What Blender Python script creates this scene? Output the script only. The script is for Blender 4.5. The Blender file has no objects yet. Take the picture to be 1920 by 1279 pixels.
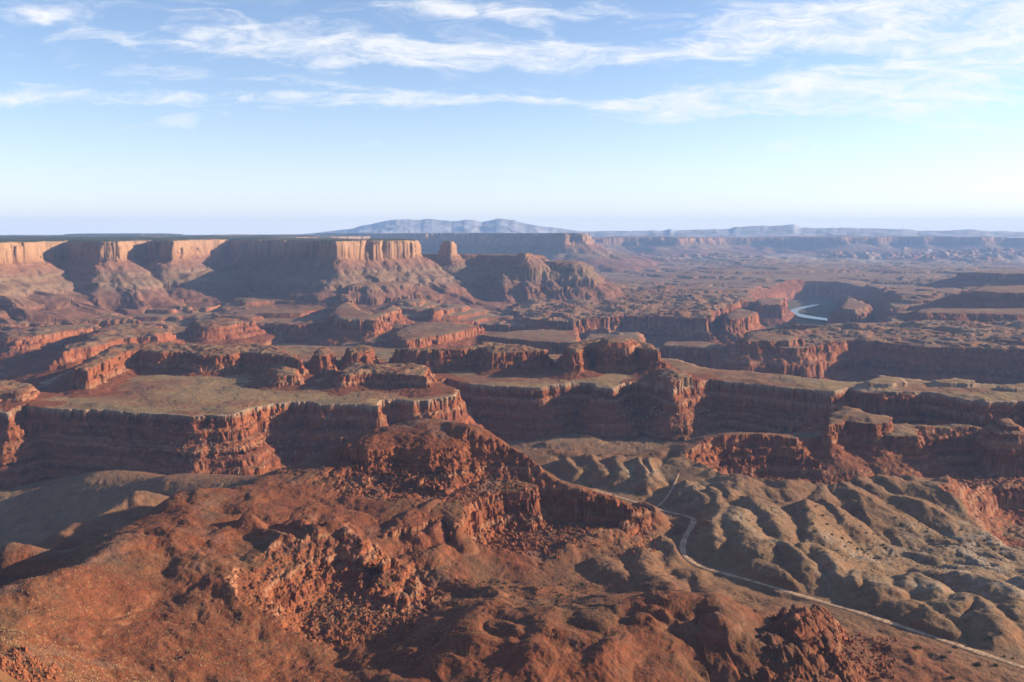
import bpy, math, os, time
import numpy as np
from concurrent.futures import ThreadPoolExecutor
from mathutils import Vector
T0 = time.time()
sc = bpy.context.scene
COL = sc.collection
rad = math.radians
Q = 1.0                                          # mesh quality

# ------------------------------------------------------------------ camera
CAM_Z = 600.0
F = 1663.0                                       # focal length in pixels of the 1920 wide photograph
HOR = 438.0                                      # row of the horizon
PIT = math.atan((639.5 - HOR) / F)
cam = bpy.data.cameras.new("camera")
cam.sensor_width = 36.0
cam.lens = F / 1920.0 * 36.0
cam.clip_start = 1.0
cam.clip_end = 300000.0
co = bpy.data.objects.new("camera", cam)
co.location = (0, 0, CAM_Z)
co.rotation_euler = (math.pi / 2 - PIT, 0, 0)
COL.objects.link(co)
sc.camera = co

# ------------------------------------------------------------------ light, sky, exposure
SUN_EL, SUN_AZ = rad(15.5), rad(80.0)            # azimuth clockwise from +Y (the view direction)
sl = bpy.data.lights.new("sun", 'SUN')
sl.energy = 5.0
sl.angle = rad(0.6)
sl.color = (1.0, 0.82, 0.58)
so = bpy.data.objects.new("sun", sl)
sd = Vector((math.sin(SUN_AZ) * math.cos(SUN_EL), math.cos(SUN_AZ) * math.cos(SUN_EL), math.sin(SUN_EL)))
so.rotation_euler = sd.to_track_quat('Z', 'Y').to_euler()
so.location = (3000, 0, 2500)
COL.objects.link(so)
sc.view_settings.view_transform = 'Standard'
sc.view_settings.look = 'None'
sc.view_settings.exposure = 1.32
sc.view_settings.gamma = 1.0
sc.render.film_transparent = False
sc.cycles.max_bounces = 4
sc.cycles.diffuse_bounces = 2
sc.cycles.volume_bounces = 0
sc.cycles.use_denoising = True
sc.cycles.use_adaptive_sampling = False
sc.cycles.sample_clamp_indirect = 3.0


def pix_dir(px, py):
    """direction through a photograph pixel"""
    x = (px - 960.0) / F
    y = (639.5 - py) / F
    c, s = math.cos(PIT), math.sin(PIT)
    return Vector((x, c + y * s, -s + y * c))


def P(px, py, z):
    """the point at height z seen at a photograph pixel"""
    d = pix_dir(px, py)
    t = (z - CAM_Z) / d.z
    return (d.x * t, d.y * t)


def D(px, d, z=None):
    """a point at forward distance d under column px; z only refines the column"""
    zz = 300.0 if z is None else z
    zc = d * math.cos(PIT) + (CAM_Z - zz) * math.sin(PIT)
    return ((px - 960.0) / F * zc, d)


class NT:
    """small node-tree writer"""
    def __init__(s, tree):
        s.t = tree

    def n(s, typ, **kw):
        o = s.t.nodes.new(typ)
        for k, v in kw.items():
            setattr(o, k, v)
        return o

    def m(s, op, a, b=None, c=None, clamp=False):
        o = s.t.nodes.new('ShaderNodeMath')
        o.operation = op
        o.use_clamp = clamp
        for i, v in enumerate((a, b, c)):
            if v is None:
                continue
            if isinstance(v, (int, float)):
                o.inputs[i].default_value = v
            else:
                s.t.links.new(v, o.inputs[i])
        return o.outputs[0]

    def l(s, a, b):
        s.t.links.new(a, b)


w = bpy.data.worlds.new("World")
sc.world = w
w.use_nodes = True
wt = NT(w.node_tree)
w.node_tree.nodes.clear()
sky = wt.n('ShaderNodeTexSky', sky_type='NISHITA')
sky.sun_disc = False
sky.sun_elevation = SUN_EL
sky.sun_rotation = SUN_AZ
sky.altitude = 1800
sky.air_density = 1.0
sky.dust_density = 1.0
sky.ozone_density = 1.2
tc = wt.n('ShaderNodeTexCoord')
sx = wt.n('ShaderNodeSeparateXYZ')
wt.l(tc.outputs['Generated'], sx.inputs[0])
yy = wt.m('MAXIMUM', sx.outputs[1], 0.08)
U = wt.m('DIVIDE', sx.outputs[0], yy)
V = wt.m('DIVIDE', sx.outputs[2], yy)


def noise_node(t, vec, scale, detail, rough, dist=0.0, lac=2.0):
    n = t.n('ShaderNodeTexNoise')
    n.inputs['Scale'].default_value = scale
    n.inputs['Detail'].default_value = detail
    n.inputs['Roughness'].default_value = rough
    n.inputs['Lacunarity'].default_value = lac
    n.inputs['Distortion'].default_value = dist
    if vec is not None:
        t.l(vec, n.inputs['Vector'])
    return n.outputs['Fac']


def comb(t, x, y, z=0.0):
    c = t.n('ShaderNodeCombineXYZ')
    for i, v in enumerate((x, y, z)):
        if isinstance(v, (int, float)):
            c.inputs[i].default_value = v
        else:
            t.l(v, c.inputs[i])
    return c.outputs[0]


# warp, then sum of long soft streaks where the cirrus bands stand
wv = comb(wt, wt.m('MULTIPLY', U, 3.0), wt.m('MULTIPLY', V, 9.0), 1.7)
w1 = wt.m('SUBTRACT', noise_node(wt, wv, 1.6, 4, 0.55), 0.5)
w2 = wt.m('SUBTRACT', noise_node(wt, comb(wt, wt.m('MULTIPLY', U, 3.0), wt.m('MULTIPLY', V, 9.0), 9.1), 1.6, 4, 0.55), 0.5)
Uw = wt.m('ADD', U, wt.m('MULTIPLY', w1, 0.10))
Vw = wt.m('ADD', V, wt.m('MULTIPLY', w2, 0.045))
CLOUDS = [  # px, py, half length, half thickness, slope (dy/dx), strength
    (480, 78, 170, 26, 0.10, 0.9), (720, 92, 220, 22, 0.02, 1.0), (900, 108, 230, 22, 0.02, 0.9),
    (1060, 84, 130, 16, 0.12, 0.8), (1180, 96, 110, 12, -0.06, 0.95), (1365, 96, 55, 28, 0.1, 0.95),
    (740, 180, 160, 20, -0.04, 1.0), (440, 182, 190, 14, -0.05, 0.75), (150, 192, 220, 22, 0.05, 0.7),
    (270, 238, 90, 9, 0.0, 0.65), (370, 234, 35, 14, 0, 0.7), (1020, 186, 260, 9, 0.02, 1.0),
    (1300, 186, 170, 16, -0.06, 0.9), (1560, 160, 260, 26, -0.13, 1.0), (1800, 140, 240, 36, -0.06, 1.15),
    (1500, 200, 260, 14, -0.05, 0.8), (1680, 215, 110, 14, 0.0, 0.6), (1700, 40, 300, 32, -0.05, 1.1),
    (1850, 20, 230, 45, 0.0, 1.0), (1540, 25, 200, 20, -0.1, 0.7), (930, 18, 110, 16, 0.08, 0.9),
    (800, 12, 130, 16, 0.05, 0.75), (70, 28, 110, 20, 0.08, 0.95), (230, 85, 130, 24, 0.1, 0.5),
    (690, 274, 100, 10, -0.04, 0.7), (165, 264, 26, 6, 0, 0.6), (1450, 268, 180, 12, -0.03, 0.75),
    (1830, 238, 150, 12, 0.0, 0.9), (1700, 285, 200, 8, 0.0, 0.45), (410, 30, 60, 20, 0.1, 0.55),
    (1100, 12, 120, 12, -0.08, 0.5), (0, 190, 80, 14, 0.0, 0.6), (370, 262, 60, 4, 0.03, 0.5),
    (1100, 265, 90, 5, 0.0, 0.3), (870, 243, 50, 5, 0.0, 0.3),
    (1650, 70, 260, 26, -0.05, 0.6), (1250, 40, 160, 14, -0.08, 0.5), (300, 140, 240, 14, 0.03, 0.5), (600, 40, 140, 12, 0.1, 0.45), (1830, 190, 160, 16, -0.03, 0.6), (560, 150, 120, 8, 0.0, 0.4),
    (760, -120, 500, 40, 0.05, 0.8), (1700, -130, 400, 60, 0.0, 0.9),
]
acc = None
for (px, py, a, b, sl_, st) in CLOUDS:
    d0 = pix_dir(px, py)
    u0, v0 = d0.x / d0.y, d0.z / d0.y
    a_, b_ = a / F * 1.05, b / F * 1.05
    th = math.atan(-sl_)
    du = wt.m('SUBTRACT', Uw, u0)
    dv = wt.m('SUBTRACT', Vw, v0)
    p = wt.m('ADD', wt.m('MULTIPLY', du, math.cos(th) / a_), wt.m('MULTIPLY', dv, math.sin(th) / a_))
    q = wt.m('ADD', wt.m('MULTIPLY', du, -math.sin(th) / b_), wt.m('MULTIPLY', dv, math.cos(th) / b_))
    r2 = wt.m('ADD', wt.m('MULTIPLY', p, p), wt.m('MULTIPLY', q, q))
    g = wt.m('MULTIPLY', wt.m('EXPONENT', wt.m('MULTIPLY', r2, -0.8)), st)
    acc = g if acc is None else wt.m('ADD', acc, g)
acc = wt.m('MINIMUM', acc, 1.15)
fv = comb(wt, wt.m('MULTIPLY', Uw, 7.0), wt.m('MULTIPLY', Vw, 30.0), 4.0)
fib = noise_node(wt, fv, 2.0, 9, 0.62, 0.8)
fine = noise_node(wt, comb(wt, wt.m('MULTIPLY', Uw, 9.0), wt.m('MULTIPLY', Vw, 22.0), 7.0), 6.0, 6, 0.65, 0.6)
tex = wt.m('ADD', wt.m('MULTIPLY', fib, 1.5), wt.m('MULTIPLY', fine, 0.5))
dens = wt.m('ADD', wt.m('MULTIPLY', acc, 1.0), wt.m('MULTIPLY', wt.m('SUBTRACT', tex, 1.30), 1.5))
mr = wt.n('ShaderNodeMapRange', interpolation_type='SMOOTHSTEP')
wt.l(dens, mr.inputs['Value'])
mr.inputs['From Min'].default_value = -0.12
mr.inputs['From Max'].default_value = 1.3
# thin veil over the whole sky
veil = wt.m('MULTIPLY', wt.m('SUBTRACT', fib, 0.46, clamp=True), 0.9)
veil = wt.m('MULTIPLY', veil, wt.m('MULTIPLY', wt.m('SUBTRACT', V, 0.07, clamp=True), 5.0, clamp=True))
cf = wt.m('ADD', wt.m('MULTIPLY', mr.outputs[0], 0.85), veil, clamp=True)
lowv = wt.m('MULTIPLY', wt.m('EXPONENT', wt.m('MULTIPLY', wt.m('MAXIMUM', V, 0.0), -18.0)), 1.0)
cf = wt.m('MAXIMUM', cf, lowv)
mix = wt.n('ShaderNodeMix', data_type='RGBA')
wt.l(cf, mix.inputs['Factor'])
# slight richness of the blue overhead
hs = wt.n('ShaderNodeMix', data_type='RGBA', blend_type='MULTIPLY')
hs.inputs['Factor'].default_value = 1.0
wt.l(sky.outputs[0], hs.inputs['A'])
hs.inputs['B'].default_value = (0.98, 0.98, 1.08, 1)
wt.l(hs.outputs['Result'], mix.inputs['A'])
mix.inputs['B'].default_value = (5.2, 5.2, 5.3, 1)
bg = wt.n('ShaderNodeBackground')
bg.inputs['Strength'].default_value = 0.081
wt.l(mix.outputs['Result'], bg.inputs['Color'])
wo = wt.n('ShaderNodeOutputWorld')
wt.l(bg.outputs[0], wo.inputs['Surface'])

# ------------------------------------------------------------------ noise
f32 = np.float32
_rg = np.random.RandomState(7)
_ang = _rg.rand(1024) * 2 * np.pi
_GX, _GY = np.cos(_ang).astype(f32), np.sin(_ang).astype(f32)
_VAL = (_rg.rand(1024) * 2 - 1).astype(f32)


def _h2(ix, iy, seed):
    h = ix.astype(np.uint32) * np.uint32(374761393) + iy.astype(np.uint32) * np.uint32(668265263) + np.uint32((seed * 2654435761) & 0xffffffff)
    h = (h ^ (h >> np.uint32(13))) * np.uint32(1274126177)
    return (h >> np.uint32(15)) & np.uint32(1023)


def perlin(x, y, seed=0):
    x0, y0 = np.floor(x), np.floor(y)
    fx, fy = (x - x0).astype(f32), (y - y0).astype(f32)
    ix, iy = x0.astype(np.int32), y0.astype(np.int32)
    u = fx * fx * fx * (fx * (fx * 6 - 15) + 10)
    v = fy * fy * fy * (fy * (fy * 6 - 15) + 10)
    h = _h2(ix, iy, seed); a = _GX[h] * fx + _GY[h] * fy
    h = _h2(ix + 1, iy, seed); b = _GX[h] * (fx - 1) + _GY[h] * fy
    h = _h2(ix, iy + 1, seed); c = _GX[h] * fx + _GY[h] * (fy - 1)
    h = _h2(ix + 1, iy + 1, seed); d = _GX[h] * (fx - 1) + _GY[h] * (fy - 1)
    a += u * (b - a); c += u * (d - c)
    return (a + v * (c - a)) * f32(1.5)


def fbm(x, y, L, octs, seed=0, gain=0.5, lac=2.03):
    r = np.zeros(x.shape, f32); amp = 1.0; f = 1.0 / L; tot = 0
    for o in range(octs):
        r += f32(amp) * perlin(x * f + 17.3 * o, y * f - 9.1 * o, seed + o * 31)
        tot += amp; amp *= gain; f *= lac
    return r / f32(tot) * f32(1.6)


def billow(x, y, L, octs, seed=0, gain=0.5):
    """rounded hills, sharp valleys: 0 in the valleys, about 1 on the hills"""
    r = np.zeros(x.shape, f32); amp = 1.0; f = 1.0 / L; tot = 0
    for o in range(octs):
        r += f32(amp) * np.minimum(np.abs(perlin(x * f + 5.3 * o, y * f - 3.1 * o, seed + o * 17)) * f32(1.9), 1.2)
        tot += amp; amp *= gain; f *= 2.1
    return r / f32(tot)


def val3(x, y, z, seed=0):
    x0, y0, z0 = np.floor(x), np.floor(y), np.floor(z)
    fx, fy, fz = (x - x0).astype(f32), (y - y0).astype(f32), (z - z0).astype(f32)
    ix, iy, iz = x0.astype(np.int32), y0.astype(np.int32), z0.astype(np.int32)
    u = fx * fx * (3 - 2 * fx); v = fy * fy * (3 - 2 * fy); w_ = fz * fz * (3 - 2 * fz)
    out = None
    for dz in (0, 1):
        k = (iz + dz) * 7919 + seed * 101
        a = _VAL[_h2(ix, iy + k, seed)]; b = _VAL[_h2(ix + 1, iy + k, seed)]
        c = _VAL[_h2(ix, iy + 1 + k, seed)]; d = _VAL[_h2(ix + 1, iy + 1 + k, seed)]
        a = a + u * (b - a); c = c + u * (d - c); e = a + v * (c - a)
        out = e if out is None else out + w_ * (e - out)
    return out


def cells(x, y, L, seed=0):
    """angular blocks: a height per block (-1..1) and how deep in the crack between blocks (0 in the crack, 1 on the block)"""
    x = x / L; y = y / L
    x0, y0 = np.floor(x), np.floor(y)
    ix, iy = x0.astype(np.int32), y0.astype(np.int32)
    f1 = np.full(x.shape, 9, f32); f2 = np.full(x.shape, 9, f32); v = np.zeros(x.shape, f32)
    for dx in (-1, 0, 1):
        for dy in (-1, 0, 1):
            h = _h2(ix + dx, iy + dy, seed)
            px_ = x0 + dx + .5 + .45 * _GX[h]; py_ = y0 + dy + .5 + .45 * _VAL[h]
            d = (x - px_) ** 2 + (y - py_) ** 2
            m = d < f1
            f2 = np.where(m, f1, np.minimum(f2, d)); v = np.where(m, _VAL[(h * 7 + 3) & 1023], v); f1 = np.where(m, d, f1)
    return v, sstep(0, .22, np.sqrt(f2) - np.sqrt(f1))


def blocks(x, y, seed=0):
    wx = x + 3 * perlin(x / 17, y / 17, seed + 1); wy = y + 3 * perlin(x / 17, y / 17, seed + 2)
    a, ka = cells(wx, wy * .7, 24, seed); b, kb = cells(wx * .8, wy, 11, seed + 5); c, kc = cells(wx, wy, 5.5, seed + 9)
    return (a * 4.5 - 3 * (1 - ka)) + (b * 2.6 - 2.2 * (1 - kb)) + (c * 1.3 - 1.2 * (1 - kc))


def sstep(a, b, x):
    t = np.clip((x - a) / (b - a), 0, 1)
    return t * t * (3 - 2 * t)


def terrace(z, step, sharp=0.75, off=0.0):
    """benches: flat treads and steep risers"""
    q = (z + off) / step
    k = np.floor(q); f = q - k
    g = np.clip((f - sharp) / (1 - sharp), 0, 1)
    g = g * g * (3 - 2 * g)
    return (k + 0.82 * g + 0.18 * f) * step - off


# ------------------------------------------------------------------ plan shapes
class Poly:
    def __init__(s, pts, closed=True):
        s.p = np.array(pts, float)
        s.closed = closed

    def sdf(s, X, Y):
        p = s.p; n = len(p)
        best = np.full(X.shape, 1e12, f32); t = np.zeros(X.shape, f32)
        inside = np.zeros(X.shape, bool)
        acc = 0.0
        for i in range(n if s.closed else n - 1):
            ax, ay = p[i]; bx, by = p[(i + 1) % n]
            ex, ey = bx - ax, by - ay
            L = math.hypot(ex, ey)
            if L < 1e-6:
                continue
            wx = X - f32(ax); wy = Y - f32(ay)
            k = np.clip((wx * f32(ex) + wy * f32(ey)) / f32(L * L), 0, 1)
            dx = wx - k * f32(ex); dy = wy - k * f32(ey)
            d2 = dx * dx + dy * dy
            m = d2 < best
            best = np.where(m, d2, best)
            t = np.where(m, f32(acc) + k * f32(L), t)
            if s.closed and ay != by:
                cond = (ay > Y) != (by > Y)
                xi = (f32(ex) * (Y - f32(ay)) / f32(ey) + f32(ax))
                inside ^= cond & (X < xi)
            acc += L
        d = np.sqrt(best)
        if s.closed:
            d = np.where(inside, -d, d)
        return d, t

    def sel(s, X, Y, R):
        lo = s.p.min(0) - R; hi = s.p.max(0) + R
        return np.nonzero((X > lo[0]) & (X < hi[0]) & (Y > lo[1]) & (Y < hi[1]))[0]


def smoothpoly(pts, closed=True, it=1):
    p = np.array(pts, float)
    for _ in range(it):
        q = []
        n = len(p)
        for i in range(n if closed else n - 1):
            a, b = p[i], p[(i + 1) % n]
            q += [a * .75 + b * .25, a * .25 + b * .75]
        if not closed:
            q = [p[0]] + q + [p[-1]]
        p = np.array(q)
    return [tuple(v) for v in p]


# ------------------------------------------------------------------ near ground: control points (px, py, z, redness)
CT = [
    # crest of the red hill
    (-300, 1300, 325, 1), (-150, 1210, 315, 1), (0, 1120, 305, 1), (90, 1078, 297, 1), (187, 1030, 288, 1), (243, 1005, 285, 1), (300, 960, 282, 1), (325, 930, 277, 1),
    (433, 920, 275, 1), (493, 900, 274, 1), (567, 868, 274, 1), (627, 845, 285, 1), (700, 805, 306, 1), (790, 791, 314, 1),
    (870, 797, 310, 1), (920, 812, 302, 1), (965, 850, 288, 1), (1010, 880, 270, 1), (1070, 917, 251, 1),
    (1150, 940, 237, 1), (1215, 962, 217, 1), (1245, 985, 201, .8),
    # front of the hill
    (700, 860, 283, 1), (790, 850, 288, 1), (880, 850, 290, 1), (760, 900, 265, 1), (860, 890, 270, 1), (940, 895, 264, 1), (1010, 915, 254, 1),
    (850, 935, 254, 1), (720, 985, 250, 1), (800, 965, 252, 1), (930, 925, 254, 1), (1040, 935, 249, 1), (1110, 950, 240, 1),
    (650, 900, 268, 1), (620, 950, 262, 1), (520, 930, 272, 1), (420, 960, 274, 1), (480, 1000, 266, 1), (580, 1000, 262, 1), (650, 1010, 256, 1),
    (380, 1040, 268, 1), (300, 1080, 268, 1), (200, 1130, 272, 1), (100, 1180, 284, 1), (0, 1230, 312, 1), (0, 1279, 326, 1), (150, 1279, 296, .9),
    (300, 1200, 256, 1), (420, 1130, 258, 1), (500, 1100, 256, 1), (450, 1220, 244, 1), (300, 1279, 262, 1),
    (560, 1180, 238, 1), (620, 1200, 228, 1), (720, 1180, 224, 1), (700, 1100, 232, 1), (760, 1060, 228, 1), (600, 1279, 238, 1),
    (780, 1130, 220, 1), (830, 1060, 222, 1), (900, 1060, 212, .9), (1000, 1050, 206, .9), (1100, 1040, 203, .6), (1200, 1010, 201, .5),
    (900, 1120, 214, .85), (1050, 1110, 207, .75), (1150, 1070, 204, .5),
    # foreground lobed ridge and its flanks
    (820, 1195, 238, 1), (870, 1165, 250, 1), (960, 1158, 256, 1), (1040, 1165, 255, 1), (1150, 1158, 252, 1), (1230, 1145, 253, 1), (1280, 1140, 256, 1),
    (1350, 1180, 244, 1), (1420, 1175, 240, 1), (800, 1240, 240, 1), (900, 1230, 252, 1), (1050, 1240, 256, 1), (900, 1320, 262, 1), (1185, 1232, 242, 1), (1215, 1200, 244, 1), (1290, 1190, 238, 1), (1150, 1275, 244, 1),
    (1230, 1275, 222, 1), (1310, 1279, 210, 1), (1050, 1350, 260, 1), (1310, 1238, 216, 1), (1255, 1245, 226, 1), (700, 1260, 240, 1), (750, 1320, 250, 1), (500, 1320, 256, 1),
    (950, 1125, 218, .9), (1120, 1118, 208, .8), (1250, 1105, 204, .6), (1330, 1125, 206, .7), (1640, 1230, 206, .9), (1720, 1230, 203, .8),
    (1600, 1320, 212, .9), (1850, 1279, 204, .7), (1500, 1350, 222, 1), (1900, 1340, 206, .7),
    # valley in shade behind the crest at the left
    (0, 905, 128, .3), (150, 899, 158, .35), (300, 897, 190, .5), (480, 905, 216, .6), (560, 895, 214, .6), (-150, 905, 126, .3),
    (60, 960, 112, .15), (200, 955, 142, .2), (100, 1030, 104, .2), (-100, 1000, 96, .15), (300, 940, 172, .35), (120, 1052, 190, .9), (0, 1095, 230, .9), (-150, 1060, 110, .3),
    # road country
    (1000, 882, 199, .35), (1100, 920, 198, .25), (1240, 960, 199, .2), (1290, 1000, 199, .15), (1280, 1040, 199, .3), (1480, 1110, 199, .25),
    (1700, 1170, 198, .3), (1920, 1245, 197, .3), (960, 845, 205, .5), (1050, 842, 209, .6), (1150, 850, 212, .6), (1250, 838, 214, .7), (1310, 820, 217, .7),
    (1420, 812, 220, .6), (1520, 815, 222, .45), (1600, 800, 232, .3), (1660, 825, 222, .3), (1750, 838, 214, .3), (1200, 880, 206, .15), (1300, 880, 212, .2),
    (1380, 935, 208, .25), (1480, 930, 206, .3), (1560, 925, 202, .35), (1640, 918, 200, .3), (1740, 915, 200, .25), (1900, 915, 202, .3),
    (1400, 1000, 206, .1), (1500, 980, 196, .2), (1600, 960, 186, .4), (1700, 960, 184, .3), (1660, 1000, 172, .2), (1600, 1040, 180, .1), (1500, 1040, 200, .05),
    (1750, 1010, 168, .05), (1820, 1000, 166, .0), (1900, 960, 172, .2), (1780, 1060, 172, .0), (1880, 1060, 166, .0), (1950, 1010, 150, .1),
    (1620, 1090, 196, .05), (1700, 1100, 194, .05), (1800, 1110, 190, .0), (1900, 1120, 188, .05), (1560, 1070, 204, .05), (1850, 1180, 198, .1),
    (2050, 1150, 186, .1), (2050, 1250, 192, .3), (2100, 1000, 130, .2), (1760, 880, 190, .4), (1850, 860, 190, .4), (1900, 820, 214, .3), (1820, 803, 226, .25), (1980, 850, 200, .3),
]
CTD = [  # px, distance, z, redness
    (1070, 1245, 238, 1), (1070, 1280, 222, .9), (1010, 1275, 254, 1), (1010, 1310, 236, .9), (1130, 1245, 225, .9), (960, 1330, 266, .9), (1190, 1240, 206, .8),
    (-200, 900, 240, .6), (-300, 1150, 100, .2), (100, 1760, 112, .3), (400, 1640, 135, .5), (650, 1600, 150, .5), (800, 1560, 175, .6), (-200, 1750, 105, .3),
    (950, 1720, 160, .5), (1050, 1900, 152, .3), (1150, 1950, 150, .3), (1250, 1950, 150, .4), (1350, 1980, 155, .5), (1500, 1950, 150, .4), (1650, 2000, 130, .4),
    (1800, 2050, 110, .3), (2000, 2000, 100, .3), (1050, 1700, 150, .3), (1150, 1720, 158, .3), (1250, 1720, 160, .3), (1480, 1800, 175, .3), (1400, 1820, 165, .3),
    (1750, 1900, 150, .3), (1950, 1850, 150, .3), (900, 2000, 130, .4), (600, 1900, 140, .4), (200, 1900, 130, .4), (2200, 1500, 120, .2), (2200, 1100, 150, .2),
    (400, 400, 300, 1), (960, 380, 330, 1), (1500, 400, 280, 1), (1900, 500, 240, .8), (0, 400, 380, 1), (2200, 700, 200, .4), (-300, 500, 360, 1),
    (960, 100, 420, 1), (700, 500, 275, 1), (1200, 500, 285, 1), (960, 2600, 160, .4), (0, 2600, 130, .4), (1900, 2600, 110, .4), (-300, 2200, 130, .4), (2200, 2400, 100, .3),
    (880, 1450, 240, .9), (700, 1440, 235, .9), (560, 1400, 215, .8), (400, 1280, 215, .7), (250, 1150, 175, .5), (120, 1030, 150, .4), (0, 900, 190, .6), (1050, 1330, 215, .7), (1180, 1290, 201, .5), (980, 1400, 215, .6),
]
_cp, _cz, _cr = [], [], []
for (px, py, z, r) in CT:
    _cp.append(P(px, py, z)); _cz.append(z); _cr.append(r)
for (px, d, z, r) in CTD:
    _cp.append(D(px, d, z)); _cz.append(z); _cr.append(r)
_cp = np.array(_cp) / 1000.0
_cz = np.array(_cz, float); _cr = np.array(_cr, float)


def _tps_fit(p, v, lam):
    n = len(p)
    d2 = ((p[:, None, :] - p[None, :, :]) ** 2).sum(-1)
    K = 0.5 * d2 * np.log(d2 + 1e-9) + lam * np.eye(n)
    Pm = np.hstack([np.ones((n, 1)), p])
    A = np.zeros((n + 3, n + 3)); A[:n, :n] = K; A[:n, n:] = Pm; A[n:, :n] = Pm.T
    return np.linalg.solve(A, np.concatenate([v, np.zeros(3)]))


_wz = _tps_fit(_cp, _cz, 2e-5)
_wr = _tps_fit(_cp, _cr, 2e-3)


def _tps_eval(wts, X, Y, two=None):
    x, y = (X / 1000).astype(f32), (Y / 1000).astype(f32)
    n = len(_cp)
    r = (wts[n] + wts[n + 1] * x + wts[n + 2] * y).astype(f32)
    r2 = (two[n] + two[n + 1] * x + two[n + 2] * y).astype(f32)
    for i in range(n):
        dx = x - f32(_cp[i, 0]); dy = y - f32(_cp[i, 1])
        d2 = dx * dx + dy * dy + f32(1e-9)
        k = f32(0.5) * d2 * np.log(d2)
        r += f32(wts[i]) * k; r2 += f32(two[i]) * k
    return r, r2


# ------------------------------------------------------------------ mesas, buttes, canyons
def mesa(name, pts, ztop, prof, edge=(0, 100), rib=(0, 30), gully=(0, 40), top=(0, 200), tone=0.0, own=0, R=None, sm=0, cap=0.0, seed=1, raw=False, tilt=None, noext=False):
    if not raw:
        pts = [P(a, b, ztop) for a, b in pts]
    if sm:
        pts = smoothpoly(pts, True, sm)
    S = [a for a, b in prof]; Z = [b for a, b in prof]
    k_ = min(max((Z[-2] - Z[-1]) / max(S[-1] - S[-2], 1), .55), 1.2); L_ = max(40.0, S[-1] * .8)
    if noext:
        L_ = 4.0; k_ = 2.0
    S.append(S[-1] + L_); Z.append(Z[-1] - L_ * k_); S.append(S[-1] + 30); Z.append(Z[-1] - 300.0)
    R = S[-1] + edge[0] + 20
    return dict(name=name, poly=Poly(pts), ztop=ztop, S=np.array(S, float), Z=np.array(Z, float), edge=edge, rib=rib, gully=gully,
                top=top, own=own, R=R or (max(S) + edge[0] + 60), cap=cap, seed=seed, tone=tone, tilt=tilt)


RIMPROF = [(-400, 3), (-30, 0), (0, -2), (1, -9), (5, -24), (9, -26), (15, -32), (19, -50), (26, -54), (36, -61), (39, -71), (52, -79), (55, -89), (70, -97), (73, -107), (92, -117), (95, -125), (120, -137), (150, -150), (190, -175)]
REDPROF = [(-200, 4), (-12, 0), (0, -4), (6, -30), (14, -36), (18, -54), (60, -74), (110, -90), (150, -110)]
WALLPROF = [(-300, 2), (0, 0), (14, -60), (30, -68), (50, -96), (90, -120), (150, -160)]
WING = [(-600, 6), (-60, 2), (0, -4), (16, -98), (30, -108), (110, -160), (118, -172), (210, -222), (222, -240), (330, -286), (345, -302), (480, -340), (620, -372), (800, -420)]

OWN = dict(ground=0, plateau=1, far=2, bench=3, redrow=4, near=5, redhill=6, rightmesa=7, distant=8)
FEATS = []
# left plateau and its promontory with spire
plat = [D(-500, 3000), D(-200, 3500), D(-60, 3850), D(60, 4300), D(105, 4750), D(135, 4900), D(165, 4650), D(190, 4560), D(225, 4620), D(250, 5100), D(290, 5250), D(310, 4950),
        D(325, 4850), D(345, 5000), D(365, 5700), D(430, 6050), D(520, 5800), D(590, 5300), D(628, 4800), D(650, 4880), D(690, 5020), D(740, 5080), D(770, 5200), D(785, 5500), D(760, 5900),
        D(640, 6600), D(560, 7600), D(560, 9000), D(620, 11500), D(700, 14000), D(720, 17000), D(300, 30000), D(-900, 30000), D(-3500, 12000), D(-3000, 3000)]
FEATS.append(mesa('plateau', plat, 562, WING, edge=(64, 330), rib=(17, 84), gully=(46, 150), top=(9, 900), own='plateau', raw=True, seed=11, R=1000))
FEATS.append(mesa('plateau', [D(829, 5680), D(833, 5600), D(845, 5580), D(850, 5640), D(851, 5740), D(838, 5800)], 548,
                  [(-30, 4), (0, 0), (8, -30), (20, -74), (60, -108), (100, -140), (190, -190), (260, -225), (330, -290), (450, -345), (620, -380)], edge=(10, 60), rib=(8, 25), gully=(34, 110), own='plateau', raw=True, seed=12, R=650))
FEATS.append(mesa('plateau', [D(900, 5700), D(925, 5600), D(965, 5450), D(1000, 5500), D(1015, 5700), D(960, 5850), D(780, 5900), D(780, 5700)], 464,
                  [(-30, 3), (0, 0), (14, -10), (70, -48), (80, -62), (160, -108), (172, -140), (250, -190), (300, -250), (420, -280)], edge=(36, 120), rib=(10, 40), gully=(34, 120), own='plateau', raw=True, seed=13, R=520))
FEATS.append(mesa('plateau', [D(968, 5440), D(985, 5400), D(998, 5460), D(985, 5520)], 482,
                  [(-10, 0), (0, -4), (6, -20), (60, -52), (100, -80)], edge=(8, 30), rib=(4, 20), own='plateau', raw=True, seed=14, noext=True))
FEATS.append(mesa('plateau', [D(1040, 5500), D(1080, 5500), D(1090, 5700), D(1000, 5800), D(990, 5600)], 425,
                  [(-30, 3), (0, 0), (60, -36), (68, -60), (150, -100), (158, -130), (230, -165), (330, -230)], edge=(30, 110), rib=(10, 40), gully=(26, 100), own='plateau', raw=True, seed=15, R=420))
FEATS.append(mesa('plateau', [D(650, 4500), D(690, 4560), D(740, 4700), D(780, 4900), D(720, 5100), D(640, 4900)], 330,
                  [(-60, 10), (0, 0), (20, -24), (80, -60), (90, -84), (180, -120), (260, -150)], edge=(40, 130), rib=(14, 40), gully=(20, 90), own='plateau', raw=True, seed=16, R=380))
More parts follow.
